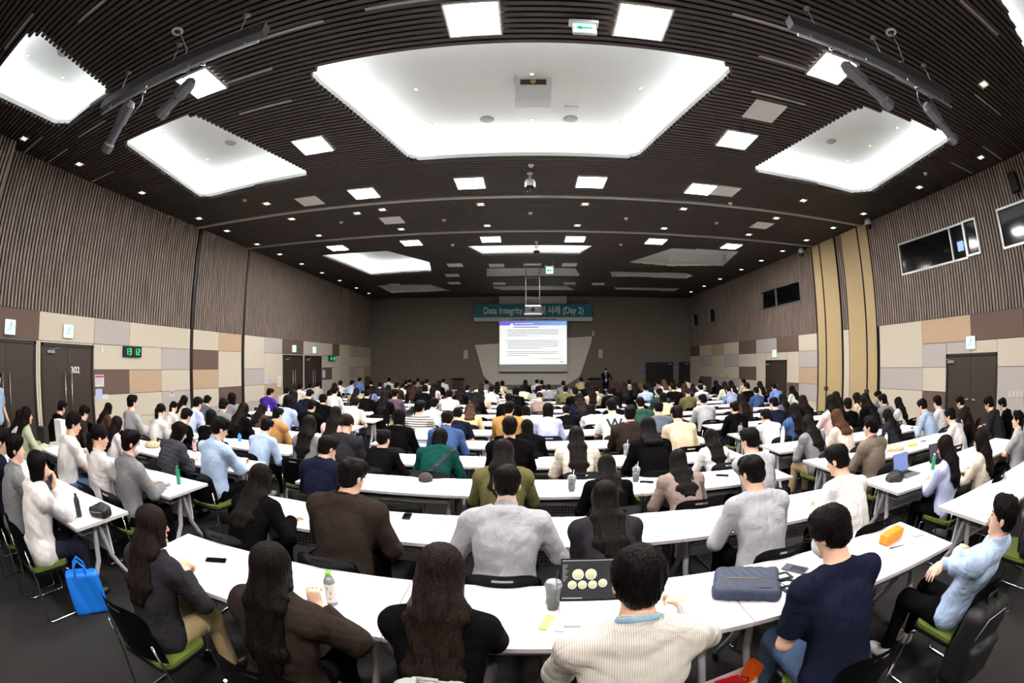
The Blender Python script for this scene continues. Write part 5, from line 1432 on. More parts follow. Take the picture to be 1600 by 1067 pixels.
for n in range(NROW):
    for i, (x, b) in enumerate(TX):
        g = t0 if k == 0 else copy_tree(t0)
        k += 1
        g.location = (x, YN(n), 0)
        w = {0: 'left', 1: 'right', 2: 'left', 3: 'middle', 4: 'right', 5: 'left', 6: 'right'}[i]
        tag(g, 'long white folding table, %s one in the %s, %s row from the camera' % (w, BL[b], ORD[n]), 'table', 'white folding tables in rows')

# ------------------------------------------------------------ people
TOPK = {'shirt': 'shirt', 'sweater': 'sweater', 'coat': 'coat', 'blouse': 'blouse', 'jacket': 'jacket', 'tshirt': 'tshirt', 'suit jacket': 'suit', 'cardigan': 'sweater', 'vest': 'vest', 'hoodie': 'hoodie', 'puffer vest': 'vest', 'polo shirt': 'polo', 'sweatshirt': 'hoodie'}
HN = {'s': 'short dark hair', 'l': 'long dark hair', 'w': 'long wavy dark hair', 'b': 'bobbed dark hair', 'p': 'dark ponytail', 'n': 'tied-back dark hair', 'c': 'long chestnut hair', 'r': 'long reddish hair', 'h': 'black hood up'}
HM = {'s': 'black', 'l': 'soft', 'w': 'brown', 'b': 'black', 'p': 'black', 'n': 'brown', 'c': 'chest', 'r': 'red', 'h': 'black'}
# individually posed people in the nearest rows: keyed by place; local metres, y towards the table
HERO = {
    2400820: dict(hl=(0.00, 0.34, 0.87), hrr=(0.07, 0.32, 0.86), cl=1.1, cr=1.1, fl=(0.6, 0.6, 0.25), fr=(-0.5, 0.6, 0.3), pl=(-0.5, -0.2, -0.8), pr=(0.7, -0.1, -0.7), hy=-0.35, hp=0.15, pants='khaki', face='x', hb=0.0055, hl_len=0.33, seed=4, hair='w', top='hoodie', collar=False,
              say='person in charcoal sweatshirt and khaki trousers with clasped hands, long dark wavy hair'),
    4250885: dict(hl=(-0.08, 0.36, 0.77), hrr=(0.13, 0.25, 0.93), cr=0.9, fr=(-0.4, 0.3, 0.8), nr=(-0.3, 0.8, 0), hy=-0.2, hp=0.1, pants='black', hb=0.007, hl_len=0.42, seed=6, pr=(0.8, -0.1, -0.6), say='person in dark brown coat with very long straight dark hair, one hand raised'),
    6900893: dict(hl=(0.06, 0.36, 0.775), hrr=(-0.04, 0.38, 0.775), fl=(1, 0.3, 0), fr=(-1, 0.3, 0), pl=(-1, 0, -0.3), pr=(1, 0, -0.3), hp=0.35, pants='grey', hl_len=0.40, seed=8, w=1.0, hair='w', vol=1.1, say='person in black top with long wavy dark brown hair leaning on the front table'),
    9970908: dict(hrr=(0.31, 0.48, 0.86), cr=1.2, fr=(-0.2, 1, 0.15), hl=(-0.12, 0.42, 0.765), hp=0.30, pants='black', hb=0.007, seed=3, w=1.14, sh=0.178, vol=1.06, say='person in cream pinstriped shirt with short black hair sitting in front of the laptop'),
    13020800: dict(hl=(-0.10, 0.30, 0.82), hrr=(0.05, 0.33, 0.80), cl=0.9, cr=0.8, arm='short', fl=(0.4, 0.9, 0.1), hy=0.42, hp=0.45, pants='jeans', hb=0.0065, seed=11, w=1.18, sh=0.18, vol=1.08, face='mg', fk=1.0, say='person in navy t-shirt, jeans and white face mask bending over the front table'),
    15650808: dict(hl=(0.12, 0.20, 0.84), hrr=(-0.10, 0.22, 0.80), fl=(1, -0.1, 0.1), fr=(-1, -0.1, 0.0), pl=(-0.9, 0.1, -0.5), pr=(0.9, 0.1, -0.5), hy=0.35, hp=-0.02, pants='black', hb=0.007, seed=13, w=1.14, face='x', say='person in pale blue shirt leaning back with crossed arms at the nearest table'),
    4080748: dict(hrr=(0.26, 0.40, 0.775), fr=(0.2, 1, 0), cr=0.7, hl=(-0.02, 0.26, 0.93), cl=0.9, fl=(0.2, 0.3, 0.9), hy=-0.2, hb=0.007, hl_len=0.40, seed=15, say='person in black sweater with long straight hair, hand stretched on the table'),
    5500745: dict(hy=-0.45, hp=0.3, hrr=(0.16, 0.38, 0.77), w=1.16, sh=0.178, seed=17, hb=0.008, face='x', say='person in dark brown jacket looking to the right, second row'),
    7930757: dict(hl=(-0.2, 0.36, 0.77), hrr=(0.2, 0.36, 0.77), hp=0.45, w=1.16, sh=0.178, seed=19, pants='grey', say='person in light grey shirt upright at the middle of the second row'),
    9450778: dict(hl_len=0.36, seed=21, hp=0.35, hl=(-0.05, 0.34, 0.78), hrr=(0.08, 0.36, 0.78), say='person in charcoal suit jacket with long straight hair, middle of the second row'),
    11730738: dict(hy=0.35, hp=0.35, seed=23, w=1.16, hl=(-0.16, 0.38, 0.78), hb=0.009, face='x', say='person in light grey sweatshirt near the right end of the second centre row'),
    13070719: dict(arm='short', hy=0.45, hp=0.4, seed=25, w=1.04, hl=(-0.15, 0.35, 0.775), pants='black', hb=0.008, say='person in white t-shirt at the right end of the second centre row'),
    14900706: dict(hl=(-0.04, 0.40, 0.79), hrr=(0.10, 0.40, 0.79), fl=(0.1, 1, -0.1), fr=(-0.1, 1, -0.1), cl=0.4, cr=0.4, hy=0.30, hp=0.35, seed=27, hb=0.0055, pants='black', hl_len=0.32, face='x', say='person in lavender shirt with long hair typing on a laptop, right block'),
    15370692: dict(hy=0.25, hp=0.25, seed=29, hl_len=0.30, hb=0.008, face='x', say='person in loose cream sweater with long hair next to the typing person'),
    15900656: dict(arm='short', hl=(0.12, 0.22, 0.83), hrr=(-0.10, 0.24, 0.79), fl=(1, -0.1, 0.1), fr=(-1, -0.1, 0), pl=(-0.9, 0.1, -0.5), pr=(0.9, 0.1, -0.5), hy=0.3, hp=0.0, seed=31, hb=0.007, face='x', say='person in pale grey polo shirt with crossed arms at the right edge'),
    600728: dict(hl=(-0.10, 0.30, 0.80), hrr=(0.06, 0.30, 1.02), cr=1.0, fr=(-0.1, 0.3, 1), nr=(0, -1, 0), hy=-0.45, hp=0.1, seed=33, hb=0.006, pants='navy', vol=1.06, top='coat', say='person in white jacket with bobbed hair holding a phone, left block'),
    220700: dict(hy=-0.4, hp=0.1, seed=35, hb=0.009, say='person in grey checked shirt at the left edge, front left row'),
    40690: dict(hy=-0.3, seed=36, say='person in dark jacket cut off by the left edge of the photo'),
    1150658: dict(arm='short', hl=(-0.02, 0.36, 0.86), hrr=(0.05, 0.38, 0.85), cl=1.0, cr=1.0, hy=-0.4, hp=0.3, seed=37, hb=0.0065, pants='jeans', top='sweater', collar=False, face='x', say='tall person in loose white top with jeans and joined hands, second left row'),
    1650686: dict(hy=-0.4, hp=0.2, seed=39, hb=0.009, face='x', say='person in white blouse with a dark ponytail between two short-haired neighbours'),
    1950690: dict(hy=-0.5, hp=0.2, seed=41, hb=0.009, face='m', say='person in grey shirt and white face mask at the aisle, second left row'),
    320652: dict(hy=-0.2, hp=0.2, seed=42, say='person in white top with long hair at the far left edge by the doors'),
    420649: dict(hy=-0.4, hp=0.1, seed=43, hl_len=0.26, face='x', hb=0.009, say='person in sage green cardigan with long hair in front of the leftmost doors'),
    3430669: dict(hl=(-0.02, 0.42, 0.80), hrr=(0.12, 0.44, 0.80), cl=0.9, cr=0.9, hy=-0.5, hp=0.45, seed=45, w=1.08, hb=0.007, face='x', say='person in pale blue shirt writing at the aisle end of the third left row'),
    2810674: dict(hy=-0.5, hp=0.5, seed=47, say='person in dark puffer vest over white sleeves, third left row'),
    5120700: dict(hrr=(0.06, 0.30, 0.98), cr=0.6, fr=(-0.3, 0.2, 1), nr=(-0.6, -0.6, 0), hy=-0.5, hp=0.4, seed=49, hb=0.009, say='person in navy jacket resting face on one hand, third row'),
    5930685: dict(hy=-0.4, hp=0.2, seed=51, w=1.12, hrr=(0.2, 0.38, 0.78), say='broad person in black sweater looking right, third row left of centre'),
    7870707: dict(hp=0.5, seed=53, w=1.08, hl_len=0.30, say='person in olive jacket with long hair, middle of the third row'),
    9480728: dict(hp=0.5, seed=55, hl_len=0.30, say='person in black sweater with long hair bent low, third row centre'),
    10580720: dict(hp=0.35, seed=57, hl_len=0.36, say='person in taupe jacket with long brown hair leaning on the third row table'),
    11710688: dict(hy=0.4, seed=59, w=1.08, hl=(-0.02, 0.30, 0.99), cl=0.7, fl=(0, 0.2, 1), nl=(0.6, -0.6, 0), say='person in light grey sweatshirt with chin on hand, end of the third centre row'),
    13600666: dict(hy=0.35, hp=0.1, seed=61, w=1.06, say='person in brown taupe suit jacket at the aisle of the third right row'),
    6880684: dict(hp=0.6, seed=63, w=1.04, hy=-0.1, say='person in deep green jacket with a black strap across the back, bent over'),
    9000682: dict(hp=0.35, seed=65, hl_len=0.44, say='person in cream plaid jacket with very long dark hair down the back, fourth row'),
}
SEEN = {}
HAD = {'s': 'short-haired', 'l': 'long-haired', 'w': 'wavy-haired', 'b': 'bob-haired', 'p': 'ponytailed', 'n': 'tied-haired', 'c': 'chestnut-haired', 'r': 'red-haired', 'h': 'hooded'}
def topname(col, top): return '%s %s' % (col.replace(' W', '').replace('cream striped', 'striped cream'), top.replace('tshirt', 't-shirt'))
def nick(hair, col, top): return '%s in %s %s' % (HN[hair], col.replace(' W', '').replace('cream striped', 'striped cream'), top.replace('tshirt', 't-shirt'))
vari = {}
POSE_V = [(0.12, 0.0, 0.10), (0.12, -0.35, 0.15), (0.30, 0.25, 0.30), (0.30, -0.2, 0.30), (0.50, 0.0, 0.45), (0.50, 0.3, 0.40)]
rowx = {}
for r in PEOPLE: rowx.setdefault((r[0], 'L' if r[1] < -2.9 else ('R' if r[1] > 3.25 else 'C')), []).append(r[1])
CH = []
ppl = {}
rnd = random.Random(11)
TAKEN = set()
for (n, hx, hyy, hz, lean, hair, col, top, px) in PEOPLE:
    b = 'L' if hx < -2.9 else ('R' if hx > 3.25 else 'C')
    L = sorted(rowx[(n, b)]); q = L.index(hx)
    turn = max(-0.25, min(0.25, hx * 0.022))
    tm = cloth(col, COLS[col], PAT.get(col))
    kind = TOPK[top]
    hm = M_HAIR[HM[hair]]
    rz = turn
    if px in HERO:
        S = dict(HERO[px]); say = S.pop('say'); pants = S.pop('pants', 'black'); face = S.pop('face', None); hb = S.pop('hb', None)
        S.setdefault('hair', hair); S.setdefault('top', kind); S.setdefault('hp', 0.25)
        h = 0.0075 if n == 0 else (0.009 if n == 1 else 0.011)
        P_ = Pose(lean=lean, **S); key = ('hero', px); label = say
        hh = 0.006 if n == 0 else 0.008
        sc = max(0.94, min(1.07, hz / P_.hc[2]))
    else:
        hh = None; hb = None; h = 0.012; face = None
        pants = rnd.choice(['black', 'black', 'jeans', 'khaki', 'navy', 'grey'])
        c = [v for v in POSE_V if abs(v[0] - min((0.12, 0.30, 0.50), key=lambda t: abs(t - lean))) < 0.01]
        v = rnd.choice(c)
        arm = 'short' if kind in ('tshirt', 'polo') else 'long'
        slim = hair not in 's'
        kk = {'sweater': 'sweater', 'blouse': 'shirt', 'shirt': 'shirt', 'tshirt': 'tshirt', 'polo': 'tshirt', 'jacket': 'jacket', 'suit': 'jacket', 'coat': 'jacket', 'hoodie': 'hoodie', 'vest': 'vest'}[kind]
        key = (v, kk, slim)
        P_ = Pose(lean=v[0], hy=v[1], hp=v[2], top=kk, arm=arm, hair=hair, w=0.98 if slim else 1.10, seed=3 + POSE_V.index(v),
                  hl=(-0.10 - 0.03 * POSE_V.index(v) / 5, 0.40, 0.765), hrr=(0.12, 0.38, 0.765), cl=0.8, cr=0.9)
        sc = max(0.92, min(1.10, hz / P_.hc[2]))
        label = '%s person in %s, %s, %s from left, %s row from camera' % (HAD[hair], topname(col, top), BL[b], ORD[q], ORD[n])
    hc = Vector(P_.hc) * sc
    loc = Vector((hx, hyy, hz)) - Matrix.Rotation(rz, 3, 'Z') @ hc
    loc.y = max(YN(n) - 0.52, min(YN(n) - 0.24, loc.y)); loc.z = 0.0
    o = person(loc, rz, sc, P_, key, tm, hm, M_PANTS[pants], M_SHOE if (px % 3) else M_SHOEW, label, h, 'seated audience', face, hb, hh)
    ppl[px] = (o, P_)
    CH.append((loc.x, loc.y - 0.02, rz, n, b, q))
# chairs: one under each person, the free ones pushed in at the tables
c0 = make_chair(); cn = 0
def add_chair(x, y, rz, label, group):
    global cn
    g = c0 if cn == 0 else copy_tree(c0)
    cn += 1
    g.location = (x, y, 0); g.rotation_euler = (0, 0, rz); return tag(g, label, 'chair', group)
for x, y, rz, n, bb, qq in CH:
    add_chair(x, y, rz, 'black chair with lime seat, occupied, %s, %s from left, %s row from camera' % (BL[bb], ORD[qq], ORD[n]), 'black chairs with lime seats')
for n in range(NROW):
    for i, (x, b) in enumerate(TX):
        for s, w in ((-0.45, 'left'), (0.45, 'right')):
            cx = x + s
            if any(c[3] == n and abs(c[0] - cx) < 0.56 for c in CH): continue
            if n > 12 and (n * 7 + i) % 3 == 0: continue
            add_chair(cx, YN(n) - 0.30, rnd.uniform(-0.08, 0.08), 'empty black chair, %s half of the %s table, %s, %s row from camera' % (w, {0: 'left', 1: 'right', 2: 'left', 3: 'middle', 4: 'right', 5: 'left', 6: 'right'}[i], BL[b], ORD[n]), 'empty black chairs')
# ------------------------------------------------------------ presenter and lecterns
def lectern(x, y, label):
    g = thing('lectern', label, 'lectern', (x, y, 0), PI)
    bm = NB(); box(bm, -0.30, -0.22, 0.0, 0.30, 0.22, 0.08); bevel(bm, 0.008, 2); obj('plinth', bm, g, M_WOOD)
    bm = NB(); prism(bm, [(-0.24, -0.17), (0.24, -0.17), (0.28, 0.19), (-0.28, 0.19)], 0.08, 1.0); bevel(bm, 0.006, 1); obj('body', bm, g, M_WOOD)
    bm = NB(); vs = box(bm, -0.36, -0.25, 1.02, 0.36, 0.26, 1.06)
    for v in vs:
        v.co.z += (v.co.y + 0.25) * 0.25
    bevel(bm, 0.006, 1); obj('reading_top', bm, g, M_WOOD)
    bm = NB(); tube(bm, [(0.1, 0.2, 1.15), (0.1, 0.18, 1.28), (0.1, 0.08, 1.36)], 0.006); tube(bm, [(0.1, 0.08, 1.36), (0.1, 0.02, 1.38)], 0.014); obj('microphone', bm, g, M_BLACK)
    return g
lectern(-3.86, 24.6, 'dark wooden lectern with microphone left of the screen')
lectern(3.62, 24.6, 'dark wooden lectern with microphone beside the standing presenter')
P_ = Pose(stand=True, top='suit', hair='s', lean=0.03, hp=0.12, hl=(-0.20, 0.30, 1.16), hrr=(0.06, 0.30, 1.36), cr=1.1, fr=(-0.2, 0.3, 1), nr=(0, -1, 0.2), w=1.05, seed=77, hemz=0.36)
pr = person((4.28, 24.75, 0), PI, 0.97, P_, ('presenter',), cloth('navy', COLS['navy']), M_HAIR['black'], M_PANTS['black'], M_SHOE, 'standing person in dark suit with white lanyard badge facing the audience', 0.012, None, 'x')
bm = NB()
for s in (-1, 1): tube(bm, [(s * 0.055, 0.02, 1.43), (s * 0.045, 0.165, 1.34), (s * 0.01, 0.175, 1.12)], 0.007, 6)
obj('lanyard', bm, pr, M_WHITE)
bm = NB(); box(bm, -0.05, 0.168, 0.98, 0.05, 0.176, 1.12); obj('badge', bm, pr, M_WHITE)
# person cut off at the left edge, standing by the doors
P_ = Pose(stand=True, top='tshirt', arm='short', hair='s', lean=0.03, hl=(-0.24, 0.12, 0.92), hrr=(0.24, 0.14, 0.92), fl=(0, 0.3, -1), fr=(0, 0.3, -1), nl=(1, 0, 0), nr=(-1, 0, 0), cl=0.4, cr=0.4, pl=(-0.5, -0.8, 0), pr=(0.5, -0.8, 0), seed=78)
person((-8.42, 2.78, 0), R(-60), 1.0, P_, ('stander',), cloth('pale blue', COLS['pale blue']), M_HAIR['black'], M_PANTS['navy'], M_SHOE, 'person standing in front of the leftmost door, arms down, at the photo edge', 0.013)

# shirt print and strap that the photo shows
def on_back(px, me_fn, name, m):
    o, P = ppl[px]; me_fn(o, P, name, m)
def w_print(o, P, name, m):
    T = Matrix.Translation(Vector(P.chest + P.axis * 0.085)) @ Matrix.Rotation(-P.lean * 1.1, 4, 'X')
    me = text_mesh('W', 0.24, 'letter_print', 0.003, bold=0.006)
    for v in me.vertices:
        c = Vector((v.co.x * 1.05, 0, v.co.y)); c.y = -0.145 + v.co.z + 1.6 * c.x * c.x; v.co = T @ c
    oslot(obj('letter_print', me, o), m)
    bm = NB()
    for k in (-1, 0, 1):
        c = [T @ Vector((k * 0.04 - 0.05, -0.150 + 1.6 * (k * 0.04 - 0.05) ** 2, 0.08)), T @ Vector((k * 0.04, -0.150 + 1.6 * (k * 0.04) ** 2, -0.08))]
    bm.free()
o, P = ppl[9550635]; w_print(o, P, 'letter_print', M_BLACK)
o, P = ppl[6880684]                                          # cross-body strap
def strapf(Q):
    d = P.topf(Q); r = np.abs((Q - _v(P.chest)) @ _v(np.array([0.66, 0.0, -0.75]) / 1.0) + 0.015) - 0.022
    return smax(np.abs(d - 0.003) - 0.003, r, 0.002)
oslot(obj('shoulder_strap', mesh_sdf(strapf, (-0.3, -0.3, 0.5), (0.3, 0.45, 1.2), 0.006, 'shoulder_strap'), o), M_BLACK)

# ------------------------------------------------------------ things on and around the tables
TZ = 0.7405
def bottle(x, y, h, r, body, cap, label, z=TZ, alpha=False):
    g = thing('drink_bottle', label, 'bottle', (x, y, z))
    bm = NB(); k = h
    lathe(bm, [(0, 0), (r * 0.95, 0.002), (r, 0.01), (r, k * 0.28), (r * 0.93, k * 0.32), (r, k * 0.36), (r, k * 0.70), (r * 0.8, k * 0.80), (r * 0.42, k * 0.90), (r * 0.40, k * 0.93), (0, k * 0.93)], n=20); obj('bottle_body', bm, g, body)
    bm = NB(); lathe(bm, [(0, k * 0.90), (r * 0.48, k * 0.90), (r * 0.48, k), (0, k)], n=16); obj('cap', bm, g, cap)
    return g
CLEAR = mat('clear plastic', (225, 232, 235), 0.12, trans=0.75); LABW = mat('bottle label white', (228, 224, 220), 0.5); LGREEN = mat('lime cap', (120, 205, 40), 0.4); DKGREEN = mat('green bottle', (30, 140, 100), 0.35)
PINKC = mat('pink plastic', (226, 170, 180), 0.4); BLUEC = mat('blue plastic', (60, 140, 215), 0.4); WPL = MATS['white plastic']
def labelled(x, y, h, r, body, cap, lab, m2, label):
    g = bottle(x, y, h, r, body, cap, label)
    bm = NB(); lathe(bm, [(r * 1.02, h * 0.12), (r * 1.03, h * 0.13), (r * 1.03, h * 0.66), (r * 1.02, h * 0.67)], n=20); lb = obj('paper_label', bm, g, lab)
    if m2:
        bm = NB()
        for k, (a, z, w, hh) in enumerate(((-1.75, 0.50, 0.30, 0.10), (-1.30, 0.36, 0.25, 0.12), (-1.6, 0.22, 0.4, 0.06))):
            n = 5
            for i in range(n):
                a0 = a + w * i / n; a1 = a + w * (i + 1) / n; R_ = r * 1.045
                f = bm.faces.new([bm.verts.new((R_ * math.cos(t), R_ * math.sin(t), zz)) for t, zz in ((a0, h * z), (a1, h * z), (a1, h * (z + hh)), (a0, h * (z + hh)))])
        obj('label_print', bm, lb, m2)
    return g
labelled(-1.03, 1.97, 0.21, 0.033, CLEAR, LGREEN, LABW, mat('orange and green print', (205, 160, 90), 0.5), 'drink bottle with lime green cap and white label on the front table')
bottle(-3.56, 3.40, 0.20, 0.026, DKGREEN, DKGREEN, 'slim green bottle standing on the second left row table')
bottle(-3.54, 1.92, 0.20, 0.030, mat('smoked bottle', (40, 42, 44), 0.15), M_BLACK, 'dark clear tumbler bottle beside the black pouch')
labelled(-4.60, 4.83, 0.21, 0.032, CLEAR, WPL, PINKC, None, 'water bottle with pink label on the third left row table')
bottle(-4.55, 5.95, 0.13, 0.033, BLUEC, BLUEC, 'small blue drink can on the fourth left row table')
labelled(-0.55, 6.08, 0.21, 0.032, CLEAR, WPL, PINKC, None, 'clear bottle with pink label left of centre in the middle rows')
labelled(-3.30, 12.25, 0.22, 0.032, CLEAR, WPL, LABW, None, 'clear water bottle on a distant left block table')
bottle(3.98, 6.12, 0.26, 0.036, WPL, WPL, 'tall white bottle in the right block beside the grey-suited person')
bottle(5.22, 4.83, 0.20, 0.030, LABW, BLUEC, 'white bottle behind the brown suit jacket in the right block')
bottle(4.62, 3.35 - 0.04, 0.19, 0.028, DKGREEN, WPL, 'green tube bottle by the person in the cream sweater')
labelled(-6.25, 9.5, 0.2, 0.03, CLEAR, WPL, LABW, None, 'clear bottle near the person in purple')
def cup(x, y, fill, straw, label, h=0.135, sx=0.02):
    g = thing('iced_coffee_cup', label, 'cup', (x, y, TZ))
    bm = NB(); lathe(bm, [(0, 0), (0.030, 0), (0.044, h), (0.046, h)], n=24); obj('cup_wall', bm, g, CLEAR)
    bm = NB(); lathe(bm, [(0, 0.004), (0.0285, 0.004), (0.038, h * 0.62), (0, h * 0.62)], n=20); obj('drink', bm, g, fill)
    bm = NB(); lathe(bm, [(0.047, h), (0.048, h + 0.006), (0.040, h + 0.028), (0.018, h + 0.040), (0, h + 0.041)], n=24); obj('dome_lid', bm, g, CLEAR)
    bm = NB(); tube(bm, [(0, 0, 0.02), (sx, 0.01, h + 0.09)], 0.0035, 8); obj('straw', bm, g, straw)
    for k in range(7):
        a = k * 0.9
        M = Matrix.Translation((0.034 * math.cos(a), 0.034 * math.sin(a), 0.03 + (k % 3) * 0.026)) @ Matrix.Rotation(a, 4, 'Z')
        bm = NB(); box(bm, -0.004, -0.009, -0.009, 0.004, 0.009, 0.009, 0, M); obj('ice_cube', bm, g, CLEAR)
    return g
BREW = mat('iced coffee', (150, 118, 92), 0.3); BREWD = mat('dark coffee', (96, 70, 54), 0.3); OJ = mat('orange juice', (235, 150, 50), 0.3)
cup(0.135, 2.12, BREW, M_BLACK, 'iced coffee cup with black straw beside the laptop, front table', 0.145)
cup(0.44, 4.42, BREW, WPL, 'iced coffee cup with white straw before the black sweater, third row')
cup(1.17, 4.69, BREWD, WPL, 'iced coffee cup beside a phone, third row right of centre')
cup(0.84, 9.80, OJ, WPL, 'cup of orange juice on a table in the seventh row')
cup(3.68, 7.12, BREWD, WPL, 'clear lidded cup at the aisle end of the fifth right row')
cup(1.36, 6.08, LABW, WPL, 'small white cup behind the black hood')
def phone(x, y, rz, label, m=M_SCREENB, case=M_BLACK):
    g = thing('smartphone', label, 'phone', (x, y, TZ), rz)
    bm = NB(); prism(bm, rrect(-0.036, -0.076, 0.036, 0.076, 0.012, 4), 0, 0.009); bevel(bm, 0.002, 1); obj('phone_case', bm, g, case)
    bm = NB(); prism(bm, rrect(-0.033, -0.073, 0.033, 0.073, 0.010, 4), 0.0091, 0.0098); obj('phone_screen', bm, g, m)
    return g
for x, y, rz, l in ((-0.66, 1.89, 0.15, 'black smartphone left of the wavy-haired person, front table'), (-1.98, 2.12, -1.1, 'black smartphone on papers at the left end of the front table'), (-3.70, 3.28, -1.0, 'black smartphone beside the slim green bottle'),
                    (-1.01, 3.53, 0.1, 'black smartphone right of the brown jacket, second row'), (1.28, 4.63, 1.2, 'dark smartphone beside the iced coffee, third row'), (0.06, 6.02, 1.5, 'black smartphone lying on the fourth row table'),
                    (2.20, 4.64, 1.0, 'dark smartphone near the right end of the third centre row'), (-4.35, 6.05, 0.2, 'smartphone beside the blue can'), (2.45, 6.05, 0.6, 'smartphone at the right end of the fourth centre row table')):
    phone(x, y, rz, l)
def laptop(x, y, rz, ang, scr, label, body=M_BLACKP, w=0.31, d=0.215, lid=None, keys=None):
    g = thing('laptop', label, 'laptop', (x, y, TZ), rz)
    bm = NB(); box(bm, -w / 2, -d, 0, w / 2, 0, 0.014); bevel(bm, 0.003, 2); b = obj('laptop_base', bm, g, body)
    bm = NB()
    for r_ in range(5):
        for c in range(13): box(bm, -w / 2 + 0.02 + c * (w - 0.04) / 13, -0.10 + r_ * 0.017, 0.014, -w / 2 + 0.02 + (c + 0.85) * (w - 0.04) / 13, -0.087 + r_ * 0.017, 0.0155)
    obj('keyboard', bm, b, keys or M_BLACK)
    T = Matrix.Translation((0, 0, 0.012)) @ Matrix.Rotation(ang, 4, 'X')
    bm = NB(); box(bm, -w / 2, 0, 0, w / 2, 0.008, d, 0, T); obj('display_lid', bm, g, lid or body)
    bm = NB(); box(bm, -w / 2 + 0.008, -0.0012, 0.014, w / 2 - 0.008, -0.0002, d - 0.007, 0, T); sc = obj('display', bm, g, scr)
    return g, sc, T
DSK = mat('dark desktop screen', (26, 28, 34), 0.3, emit=0.5)
g, sc, T = laptop(0.345, 2.16, R(-3), R(-22), DSK, 'open laptop showing petri dishes on a dark screen, front table', mat('white laptop shell', (222, 222, 224), 0.4), 0.34, 0.25, M_BLACKP, mat('white keyboard', (196, 198, 202), 0.5))
PD = mat('petri dish agar', (176, 178, 140), 0.4, emit=0.55); PR_ = mat('petri dish rim', (225, 228, 218), 0.4, emit=0.6)
for k, (x, z, r) in enumerate(((-0.075, 0.158, 0.031), (-0.005, 0.158, 0.031), (-0.105, 0.098, 0.024), (-0.05, 0.098, 0.024), (0.005, 0.098, 0.024), (0.06, 0.105, 0.024))):
    M = T @ Matrix.Translation((x, -0.0014, z)) @ Matrix.Rotation(PI / 2, 4, 'X')
    bm = NB(); lathe(bm, [(0, 0), (r, 0), (r, 0.0006), (0, 0.0006)], n=28, M=M); d_ = obj('dish_image', bm, sc, PR_)
    bm = NB(); lathe(bm, [(0, 0.0007), (r * 0.88, 0.0007), (r * 0.88, 0.0011), (0, 0.0011)], n=28, M=M); box(bm, -0.5 * r, 0.55 * r, 0.0012, 0.5 * r, 0.68 * r, 0.0014, 0, M); d_.data.materials.append(None)
    obj('dish_agar_image', bm, sc, PD)
bm = NB(); box(bm, -0.16, -0.0016, 0.236, 0.15, -0.0013, 0.240, 0, T); box(bm, -0.16, -0.0016, 0.018, -0.05, -0.0013, 0.024, 0, T)
for k in range(9): box(bm, -0.158, -0.0016, 0.21 - k * 0.011, -0.13 - (k % 3) * 0.006, -0.0013, 0.213 - k * 0.011, 0, T)
obj('menu_lines', bm, sc, mat('screen text grey', (150, 160, 160), 0.4, emit=0.5))
laptop(-4.38, 2.02, R(-2), R(-12), mat('blue black display', (34, 40, 56), 0.25, emit=0.4), 'open dark laptop in front of the person with the white jacket', M_BLACKP)
laptop(4.18, 3.52, R(4), R(-14), mat('document display', (110, 130, 185), 0.3, emit=0.5), 'open laptop with a pale blue document, right block', mat('silver laptop', (120, 122, 130), 0.35, 0.5))
laptop(5.02, 3.55, R(-4), R(-14), mat('grey display', (66, 66, 78), 0.3, emit=0.2), 'dark laptop between the cream and lavender tops', M_BLACKP)
laptop(-1.72, 7.22, R(3), R(-20), mat('pale display', (206, 226, 230), 0.3, emit=0.7), 'laptop with a bright spreadsheet before the striped t-shirt', mat('silver laptop', (120, 122, 130), 0.35, 0.5))
laptop(3.05 + 1.15, 7.1, R(2), R(-14), M_SCREENB, 'dark laptop beside the white hoodie', M_BLACKP, 0.26, 0.18)
# soft bags
def blob(name, f, lo, hi, m, loc, rz=0, h=0.007, parent=None):
    o = oslot(obj(name, mesh_sdf(f, lo, hi, h, name), parent), m); o.location = loc; o.rotation_euler = (0, 0, rz); return o
NAVYN = mat('navy nylon', (30, 42, 66), 0.6, bump=0.4, bscale=180); BLKN = mat('black nylon', (14, 14, 15), 0.55, bump=0.4, bscale=160)
g = thing('messenger_bag', 'navy nylon bag lying on the front table', 'bag', (1.24, 2.08, TZ), R(-25))
blob('bag_body', lambda P: rbox(P, (0, 0.02 , 0.034), (0.20, 0.17, 0.034), 0.026) + folds(P, 5, 0.005, 22), (-0.25, -0.2, -0.01), (0.25, 0.24, 0.12), NAVYN, (0, 0, 0), 0, 0.006, g)
bm = NB(); box(bm, -0.15, -0.11, 0.062, 0.14, 0.02, 0.074); bevel(bm, 0.004, 1); pk = obj('front_pocket', bm, g, NAVYN)
bm = NB(); tube(bm, [(-0.13, 0.005, 0.076), (0.13, 0.005, 0.076)], 0.003, 6); obj('zip', bm, pk, mat('antique brass', (150, 130, 90), 0.4, 0.8))
bm = NB(); box(bm, -0.14, -0.1, 0.074, -0.10, -0.085, 0.0755); obj('logo_tag', bm, pk, M_GREY)
for s in (-1, 1):
    bm = NB(); tube(bm, [(0.17, s * 0.05 - 0.05, 0.06), (0.25, s * 0.05 - 0.06, 0.085), (0.28, s * 0.02, 0.07), (0.25, s * 0.05 + 0.06, 0.06), (0.17, s * 0.05 + 0.05, 0.05)], 0.008, 8); obj('handle', bm, g, M_BLACK)
bm = NB()
pts = [(0.18, -0.08, 0.07), (0.28, -0.16, 0.04), (0.285, -0.225, 0.005), (0.30, -0.235, -0.16), (0.27, -0.25, -0.42), (0.33, -0.24, -0.40), (0.37, -0.235, -0.12), (0.36, -0.225, 0.006), (0.30, -0.12, 0.02)]
tube(bm, pts, 0.011, 8); obj('shoulder_strap', bm, g, NAVYN)
